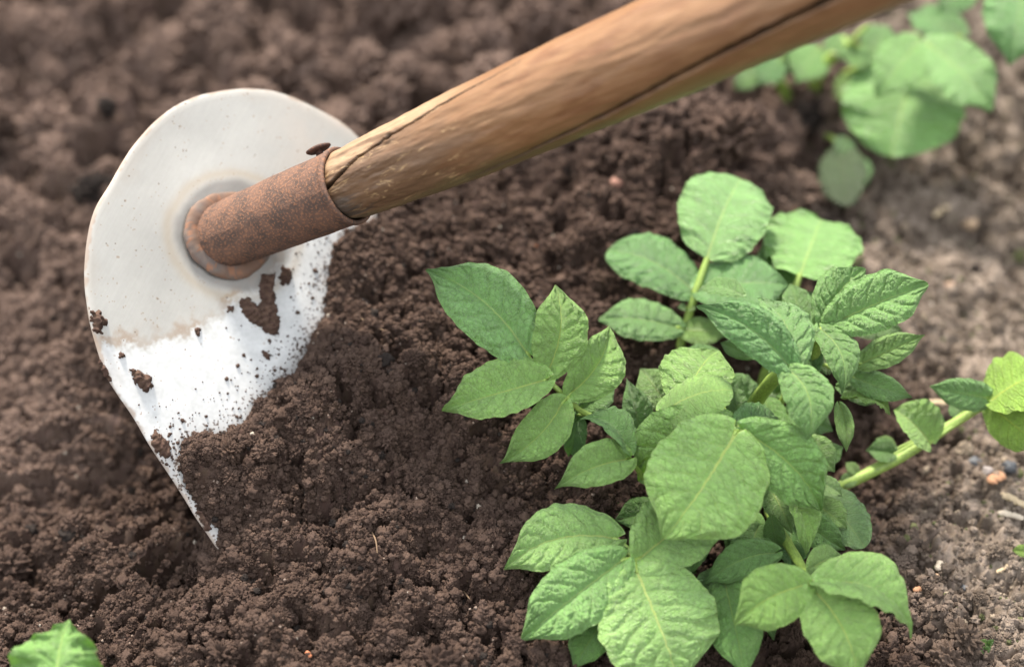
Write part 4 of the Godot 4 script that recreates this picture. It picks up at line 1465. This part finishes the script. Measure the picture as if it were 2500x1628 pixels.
	# tall leaf behind
	compound(pl, [[1655, 870, .932], [1673, 799, .930], [1700, 712, .926], [1728, 628, .928]], 0.0021, 0.0016, [
		[[1728, 630, .928], [1812, 428, .950], 226, {"roll": 4, "fold": 0.06, "arch": 0.04, "bend": -0.03, "v": 0, "p": 0.42, "q": 0.34, "rel": 0.55, "cord": 0.02, "tint": 4}],
		[[1694, 712, .928], [1482, 608, .940], 132, {"roll": -4, "fold": 0.05, "arch": 0.05, "bend": 0.08, "v": 1, "p": 0.5, "q": 0.45, "rel": 0.5, "tint": 4}],
		[[1655, 800, .926], [1464, 776, .922], 100, {"roll": 0, "fold": 0.05, "arch": 0.05, "bend": 0.03, "v": 2, "rel": 0.5, "p": 0.5, "q": 0.5, "tint": 4}],
		[[1708, 706, .926], [1926, 690, .928], 138, {"roll": -6, "fold": 0.06, "arch": 0.06, "v": 1, "p": 0.5, "q": 0.5, "rel": 0.5, "tint": 4}],
		[[1662, 806, .928], [1776, 818, .925], 68, {"roll": 0, "fold": 0.08, "v": 0, "rel": 0.6, "tint": 0}],
		[[1676, 752, .927], [1655, 750, .925], 18, {"v": 0}], [[1682, 752, .927], [1700, 755, .925], 18, {"v": 1}]])
	compound(pl, [[1900, 860, .932], [1928, 760, .932], [1944, 700, .931], [1955, 668, .932]], 0.0020, 0.0016, [
		[[1955, 668, .932], [2010, 525, .965], 236, {"roll": -6, "fold": 0.04, "arch": 0.02, "v": 0, "p": 0.45, "q": 0.36, "rel": 0.4, "wave": 0.08, "tint": 4}],
		[[1920, 735, .94], [1868, 580, .955], 92, {"roll": 0, "fold": 0.14, "v": 1, "tint": 2, "rel": 0.6}],
		[[1945, 718, .931], [1965, 712, .930], 18, {"v": 0, "tint": 1}],
		[[1905, 800, .935], [1850, 780, .935], 60, {"v": 2, "tint": 5}],
		[[1965, 760, .93], [2010, 720, .94], 50, {"v": 2, "tint": 2, "free": true}]])
	# the long side shoot leaning out to the right
	stalk(pl, [g + Vector3(0.006, 0.004, 0.0), [1900, 1235, .925], [2010, 1203, .917], [2137, 1149, .913], [2240, 1093, .911], [2334, 1031, .909], [2395, 994, .907], [2436, 974, .904]], 0.0028, 0.0020)
	compound(pl, [[2395, 994, .907], [2428, 978, .904], [2500, 958, .898], [2540, 950, .895]], 0.0014, 0.0011, [
		[[2412, 972, .902], [2274, 944, .897], 80, {"roll": -26, "fold": 0.12, "arch": 0.08, "v": 1, "tint": 4, "p": 0.36, "q": 0.6}],
		[[2420, 980, .900], [2560, 905, .895], 120, {"roll": -34, "fold": 0.10, "v": 0, "tint": 3, "p": 0.5, "q": 0.5, "rel": 0.6}],
		[[2420, 990, .902], [2548, 1090, .894], 110, {"roll": 34, "fold": 0.10, "v": 2, "tint": 3, "p": 0.5, "q": 0.5, "rel": 0.6}],
		[[2270, 1082, .908], [2188, 1000, .904], 112, {"roll": 10, "fold": 0.45, "arch": 0.10, "v": 0, "tint": 1, "p": 0.42, "q": 0.42}],
		[[2300, 1045, .912], [2222, 985, .916], 60, {"roll": -20, "fold": 0.2, "v": 2, "tint": 4}],
		[[2352, 1020, .911], [2320, 985, .914], 44, {"roll": 0, "fold": 0.2, "v": 2, "tint": 4}],
		[[2188, 1108, .912], [2116, 1098, .912], 58, {"roll": 0, "fold": 0.3, "v": 1, "tint": 2}],
		[[2182, 1100, .913], [2140, 1068, .916], 40, {"roll": 0, "fold": 0.2, "v": 0, "tint": 0}],
		[[2092, 1162, .914], [2050, 1186, .914], 36, {"v": 0, "tint": 0}], [[2094, 1158, .914], [2066, 1128, .916], 30, {"v": 1, "tint": 0}]])

	# the plant further back
	var foot2 := on_ground(2000, 330)
	var p2 := root("potato_plant", foot2)
	tag(p2, "blurred pale green potato plant at the upper right beneath the wooden handle", "plant", "potato plants in the bed")
	g = foot2 + Vector3(0, -0.015, 0)
	stalk(p2, [g, [1990, 260, 1.10], [1995, 190, 1.075], [2040, 130, 1.06]], 0.0042, 0.003)
	stalk(p2, [g + Vector3(-0.01, 0, 0), [1945, 270, 1.105], [1905, 200, 1.09], [1880, 170, 1.085]], 0.0036, 0.0026)
	stalk(p2, [g + Vector3(0.006, 0, 0), [2060, 250, 1.10], [2140, 190, 1.07], [2250, 108, 1.05]], 0.0034, 0.0024)
	compound(p2, [[2060, 180, 1.085], [2150, 150, 1.065], [2230, 112, 1.052], [2262, 104, 1.05]], 0.0018, 0.0014, [
		[[2246, 102, 1.048], [2143, 228, 1.03], 130, {"roll": -4, "fold": 0.08, "rel": 0.4, "v": 0, "tint": 4, "p": 0.5, "q": 0.5}],
		[[2268, 110, 1.046], [2426, 262, 1.03], 150, {"roll": 4, "fold": 0.10, "rel": 0.4, "v": 1, "tint": 4, "p": 0.5, "q": 0.5}],
		[[2350, 88, 1.062], [2215, 30, 1.075], 94, {"roll": 0, "fold": 0.1, "rel": 0.4, "v": 2, "tint": 4}],
		[[2235, 145, 1.075], [2178, 374, 1.05], 282, {"roll": 6, "fold": 0.14, "rel": 0.3, "v": 1, "tint": 2, "p": 0.5, "q": 0.34, "free": true}],  # darker tint paints in the shade of the leaves above
		[[2500, -50, 1.03], [2468, 156, 1.02], 175, {"roll": 0, "fold": 0.1, "rel": 0.4, "v": 0, "tint": 4, "free": true}],
		[[2380, -30, 1.05], [2288, 30, 1.05], 78, {"roll": 0, "fold": 0.1, "rel": 0.4, "v": 2, "tint": 4, "free": true}],
		[[2290, 150, 1.085], [2300, 250, 1.07], 101, {"roll": 0, "fold": 0.1, "rel": 0.4, "v": 0, "tint": 0, "free": true}],
		[[2120, 200, 1.09], [2030, 240, 1.085], 78, {"roll": 0, "fold": 0.1, "rel": 0.4, "v": 1, "tint": 0, "free": true}],
		[[2560, 60, 1.08], [2480, 20, 1.09], 78, {"roll": 0, "fold": 0.1, "rel": 0.4, "v": 2, "tint": 0, "free": true}]])
	compound(p2, [[1990, 230, 1.09], [2020, 160, 1.075], [2080, 100, 1.065], [2120, 60, 1.06]], 0.0018, 0.0013, [
		[[2125, 130, 1.075], [2170, 60, 1.08], 85, {"roll": 0, "fold": 0.1, "rel": 0.4, "v": 0, "tint": 4}],
		[[2080, 120, 1.07], [2112, 170, 1.06], 67, {"roll": 0, "fold": 0.1, "rel": 0.4, "v": 1, "tint": 0}],
		[[2000, 120, 1.07], [1945, 200, 1.06], 101, {"roll": 0, "fold": 0.1, "rel": 0.4, "v": 2, "tint": 4}],
		[[2060, 90, 1.07], [2030, 150, 1.065], 74, {"roll": 0, "fold": 0.1, "rel": 0.4, "v": 0, "tint": 0}],
		[[2150, 160, 1.085], [2080, 190, 1.085], 67, {"roll": 0, "fold": 0.1, "rel": 0.4, "v": 1, "tint": 0}]])
	compound(p2, [[1930, 260, 1.10], [1900, 210, 1.09], [1870, 170, 1.085]], 0.0016, 0.0012, [
		[[1905, 150, 1.08], [1850, 205, 1.075], 74, {"roll": 0, "fold": 0.1, "rel": 0.4, "v": 0, "tint": 4}],
		[[1860, 170, 1.085], [1790, 215, 1.09], 56, {"roll": 0, "fold": 0.1, "rel": 0.4, "v": 2, "tint": 0}],
		[[1960, 100, 1.08], [1930, 170, 1.08], 67, {"roll": 0, "fold": 0.1, "rel": 0.4, "v": 1, "tint": 0}]])
	compound(p2, [[2000, 330, 1.10], [2030, 335, 1.075], [2050, 355, 1.06]], 0.0014, 0.0011, [
		[[2070, 340, 1.06], [2048, 382, 1.055], 52, {"rel": 0.4, "v": 1, "tint": 5}],
		[[2052, 365, 1.06], [2070, 495, 1.035], 110, {"roll": 20, "fold": 0.1, "rel": 0.4, "v": 3, "tint": 6, "p": 0.5, "q": 0.4, "label": "dull leaflet hanging low over the soil"}],
		[[2085, 385, 1.06], [2118, 450, 1.045], 58, {"roll": 0, "fold": 0.1, "rel": 0.4, "v": 2, "tint": 5}]])

	# the plant at the lower left corner, mostly out of the picture
	var foot3 := on_ground(-150, 1640)
	var p3 := root("potato_plant", foot3)
	tag(p3, "bright green leaf tip of a potato plant reaching into the lower left corner", "plant", "potato plants in the bed")
	g = foot3 + Vector3(0, -0.015, 0)
	stalk(p3, [g, [-100, 1640, .845], [-40, 1720, .82], [60, 1760, .805]], 0.0036, 0.0025)
	compound(p3, [[-40, 1720, .82], [40, 1760, .808], [130, 1770, .80]], 0.0018, 0.0013, [
		[[140, 1770, .80], [164, 1508, .815], 230, {"roll": 0, "fold": 0.25, "arch": 0.12, "bend": -0.03, "v": 1, "tint": 1, "p": 0.5, "q": 0.75, "wave": 0.2}],
		[[60, 1765, .806], [-120, 1650, .81], 130, {"roll": 0, "fold": 0.2, "v": 0, "tint": 1}],
		[[120, 1775, .80], [320, 1720, .80], 130, {"roll": 0, "fold": 0.2, "v": 2, "tint": 1}]])


# ---------------------------------------------------------------- litter on the soil
func set_down(n: String, label: String, cat: String, px: float, py: float, mesh: Mesh, m: Material, lift: float, b := Basis(), group := "") -> void:
	var p := on_ground(px, py)
	var o := part(n, mesh, m, self)
	o.transform = Transform3D(b, p + Vector3(0, lift, 0))
	tag(o, label, cat, group)

func sliver(len: float, w: float, th: float, sd: int) -> ArrayMesh:
	var n := noise(sd, 3.0, 3)
	var pos := PackedVector3Array()
	var nu := 13
	for j in 16:
		var t := float(j) / 15
		var e := sqrt(maxf(0.02, 1.0 - pow(absf(2.0 * t - 1.0), 5.0))) if j > 0 and j < 15 else 0.05
		for i in nu:
			var a := TAU * (i % (nu - 1)) / (nu - 1)
			var q := 1.0 + 0.35 * n.get_noise_2d(t * 2.0, a)
			pos.append(Vector3((t - 0.5) * len, sin(a) * th * 0.5 * e * q + 0.03 * len * n.get_noise_2d(t * 0.8, 9.0), cos(a) * w * 0.5 * e * q + 0.05 * len * n.get_noise_2d(t * 0.5, 4.0)))
	return sheet(pos, PackedVector2Array(), nu, 16, PackedColorArray(), true)

func build_litter() -> void:
	var dark := mat(lin(0.045, 0.048, 0.055), 0.6)
	var gry := mat(lin(0.22, 0.19, 0.18), 0.8)
	var orange := mat(lin(0.30, 0.155, 0.085), 0.8)
	var straw := mat(lin(0.42, 0.32, 0.20), 0.6)
	var pale := mat(lin(0.42, 0.35, 0.27), 0.6)
	var brick := mat(lin(0.36, 0.13, 0.06), 0.85)
	var ball := func(sd: int, r: Vector3) -> ArrayMesh:
		return lump(sd, 2, 0.3, r, 0.9)
	set_down("pebble", "dark blue grey pebble on the sandy ground, left of the pair by the right edge", "pebble", 2378, 1136, ball.call(1, Vector3(.0038, .003, .0032)), dark, 0.0015, Basis(), "pebbles on the sandy ground")
	set_down("pebble", "dark slate pebble above the orange chip near the right edge", "pebble", 2462, 1148, ball.call(2, Vector3(.0036, .0036, .003)), dark, 0.0016, Basis(), "pebbles on the sandy ground")
	set_down("pebble", "small mauve grey pebble between the two dark pebbles", "pebble", 2412, 1156, ball.call(3, Vector3(.0030, .0026, .0028)), gry, 0.0012, Basis(), "pebbles on the sandy ground")
	set_down("pebble", "small dark flat pebble lying below the pale seed husk", "pebble", 2362, 1438, ball.call(9, Vector3(.0028, .0014, .0022)), dark, 0.0008, Basis(), "pebbles on the sandy ground")
	set_down("pebble", "round pale orange pebble on the blurred sand, upper right", "pebble", 2368, 552, ball.call(4, Vector3(.0040, .0034, .0036)), mat(lin(0.36, 0.25, 0.16), 0.8), 0.0018, Basis(), "pebbles on the sandy ground")
	set_down("pebble", "tan pebble on the sand to the right of the upper leaves", "pebble", 2318, 705, ball.call(5, Vector3(.0036, .003, .0032)), mat(lin(0.33, 0.22, 0.155), 0.8), 0.0015, Basis(), "pebbles on the sandy ground")
	set_down("pebble", "reddish pebble on the blurred soil behind the tall leaf", "pebble", 1506, 452, ball.call(6, Vector3(.0034, .0030, .0030)), mat(lin(0.22, 0.11, 0.08), 0.85), 0.0012)
	set_down("wood_chip", "orange brown wood chip beside the mauve pebble", "wood chip", 2432, 1172, sliver(0.010, 0.0052, 0.0028, 21), orange, 0.0014, Basis(Vector3.UP, 0.6), "wood chips on the ground")
	set_down("wood_chip", "small pale orange chip left of the dark pebbles", "wood chip", 2336, 1176, sliver(0.0062, 0.0042, 0.0025, 22), mat(lin(0.55, 0.34, 0.2), 0.8), 0.0012, Basis(Vector3.UP, -0.2), "wood chips on the ground")
	set_down("wood_chip", "slim tan wood splinter below the pale seed husk", "wood chip", 2278, 1416, sliver(0.0075, 0.0026, 0.0018, 23), mat(lin(0.46, 0.29, 0.18), 0.8), 0.001, Basis(Vector3.UP, 0.6), "wood chips on the ground")
	set_down("wood_chip", "tiny orange wood chip left of the tan splinter", "wood chip", 2242, 1442, sliver(0.005, 0.0026, 0.0018, 24), orange, 0.001, Basis(Vector3.UP, 0.3), "wood chips on the ground")
	set_down("wood_chip", "red brown bark fleck on the soil heap right of the blade", "wood chip", 632, 1167, sliver(0.0046, 0.0022, 0.0014, 25), brick, 0.0008, Basis(Vector3.UP, -0.4), "wood chips on the ground")
	set_down("wood_chip", "red brown bark fleck low on the heap near the bottom edge", "wood chip", 753, 1600, sliver(0.004, 0.002, 0.0014, 26), brick, 0.0008, Basis(Vector3.UP, -1.0), "wood chips on the ground")
	set_down("straw", "thick pale straw piece by the right edge, the upper of two", "straw", 2482, 1232, sliver(0.017, 0.0040, 0.0032, 31), straw, 0.0022, Basis(Vector3.UP, -0.62), "straw pieces on the ground")
	set_down("straw", "curved pale straw piece by the right edge, the lower of two", "straw", 2468, 1264, sliver(0.0125, 0.0030, 0.0025, 32), pale, 0.0018, Basis(Vector3.UP, -0.3), "straw pieces on the ground")
	set_down("straw", "mottled tan straw stub on the sand near the right edge", "straw", 2452, 1390, sliver(0.0105, 0.0023, 0.0020, 33), straw, 0.0014, Basis(Vector3.UP, 0.7), "straw pieces on the ground")
	set_down("straw", "blurred tan straw on the sand below the far plant", "straw", 2300, 520, sliver(0.014, 0.003, 0.0024, 34), straw, 0.0018, Basis(Vector3.UP, 0.8), "straw pieces on the ground")
	set_down("straw", "pale straw partly behind the leaves of the side shoot", "straw", 2290, 990, sliver(0.014, 0.0028, 0.0024, 35), straw, 0.0018, Basis(Vector3.UP, 0.0), "straw pieces on the ground")
	set_down("seed_husk", "pale oval seed husk on the sandy ground lower right", "seed husk", 2293, 1386, sliver(0.0062, 0.0032, 0.0026, 41), pale, 0.0014, Basis(Vector3.UP, 1.2))
	var fibre := mat(lin(0.17, 0.11, 0.065), 0.8)
	var spots := [[[845, 765], [880, 785], [915, 800], [945, 812], "thin tan root fibre on the heap right of the blade"], [[905, 1300], [918, 1330], [922, 1372], [926, 1380], "short upright root fibre sticking out of the heap"],
		[[1138, 1420], [1150, 1432], [1152, 1445], [1156, 1452], "short pale root hair left of the lowest leaves"], [[1130, 1445], [1145, 1468], [1160, 1482], [1170, 1496], "thin brown root hair below the short pale one"], [[1085, 1232], [1095, 1243], [1104, 1252], [1110, 1258], "tiny root hair in the shade under the left leaf"]]
	for s in spots:
		var c := on_ground(s[0][0], s[0][1])
		var o := root("root_fibre", c)
		tag(o, s[4], "root", "root fibres in the soil")
		var pts: Array = []
		for k in 4:
			var q := on_ground(s[k][0], s[k][1])
			pts.append(q + Vector3(0, 0.0012 + 0.001 * sin(k * 2.0), 0))
		var st := begin()
		tube(st, pts, 0.00042, 0.0002, c, 6, 18, 0.1)
		part("fibre", st.commit(), fibre, o)
	# seedlings
	for s in [[2412, 1575, "tiny green seedling in the sand near the lower right corner"], [2405, 1592, "smaller pale seedling just below the other one"], [2492, 1345, "pale green fallen leaf bit at the right edge above the straw stub"]]:
		var c := on_ground(s[0], s[1])
		var o := root("seedling" if s[0] < 2480 else "leaf_bit", c)
		tag(o, s[2], "seedling" if s[0] < 2480 else "leaf")
		var d := (c - EYE).dot(forward) - 0.006
		if s[0] < 2480:
			leaflet(o, c, [s[0], s[1], d + 0.004], [s[0] - 18, s[1] - 12, d], 16, {"v": 0, "tint": 1}, "leaf")
			leaflet(o, c, [s[0], s[1], d + 0.004], [s[0] + 16, s[1] - 14, d], 15, {"v": 1, "tint": 1}, "leaf")
		else:
			leaflet(o, c, [s[0] + 25, s[1] + 4, d], [s[0] - 20, s[1] - 2, d], 30, {"v": 1, "tint": 3}, "blade")
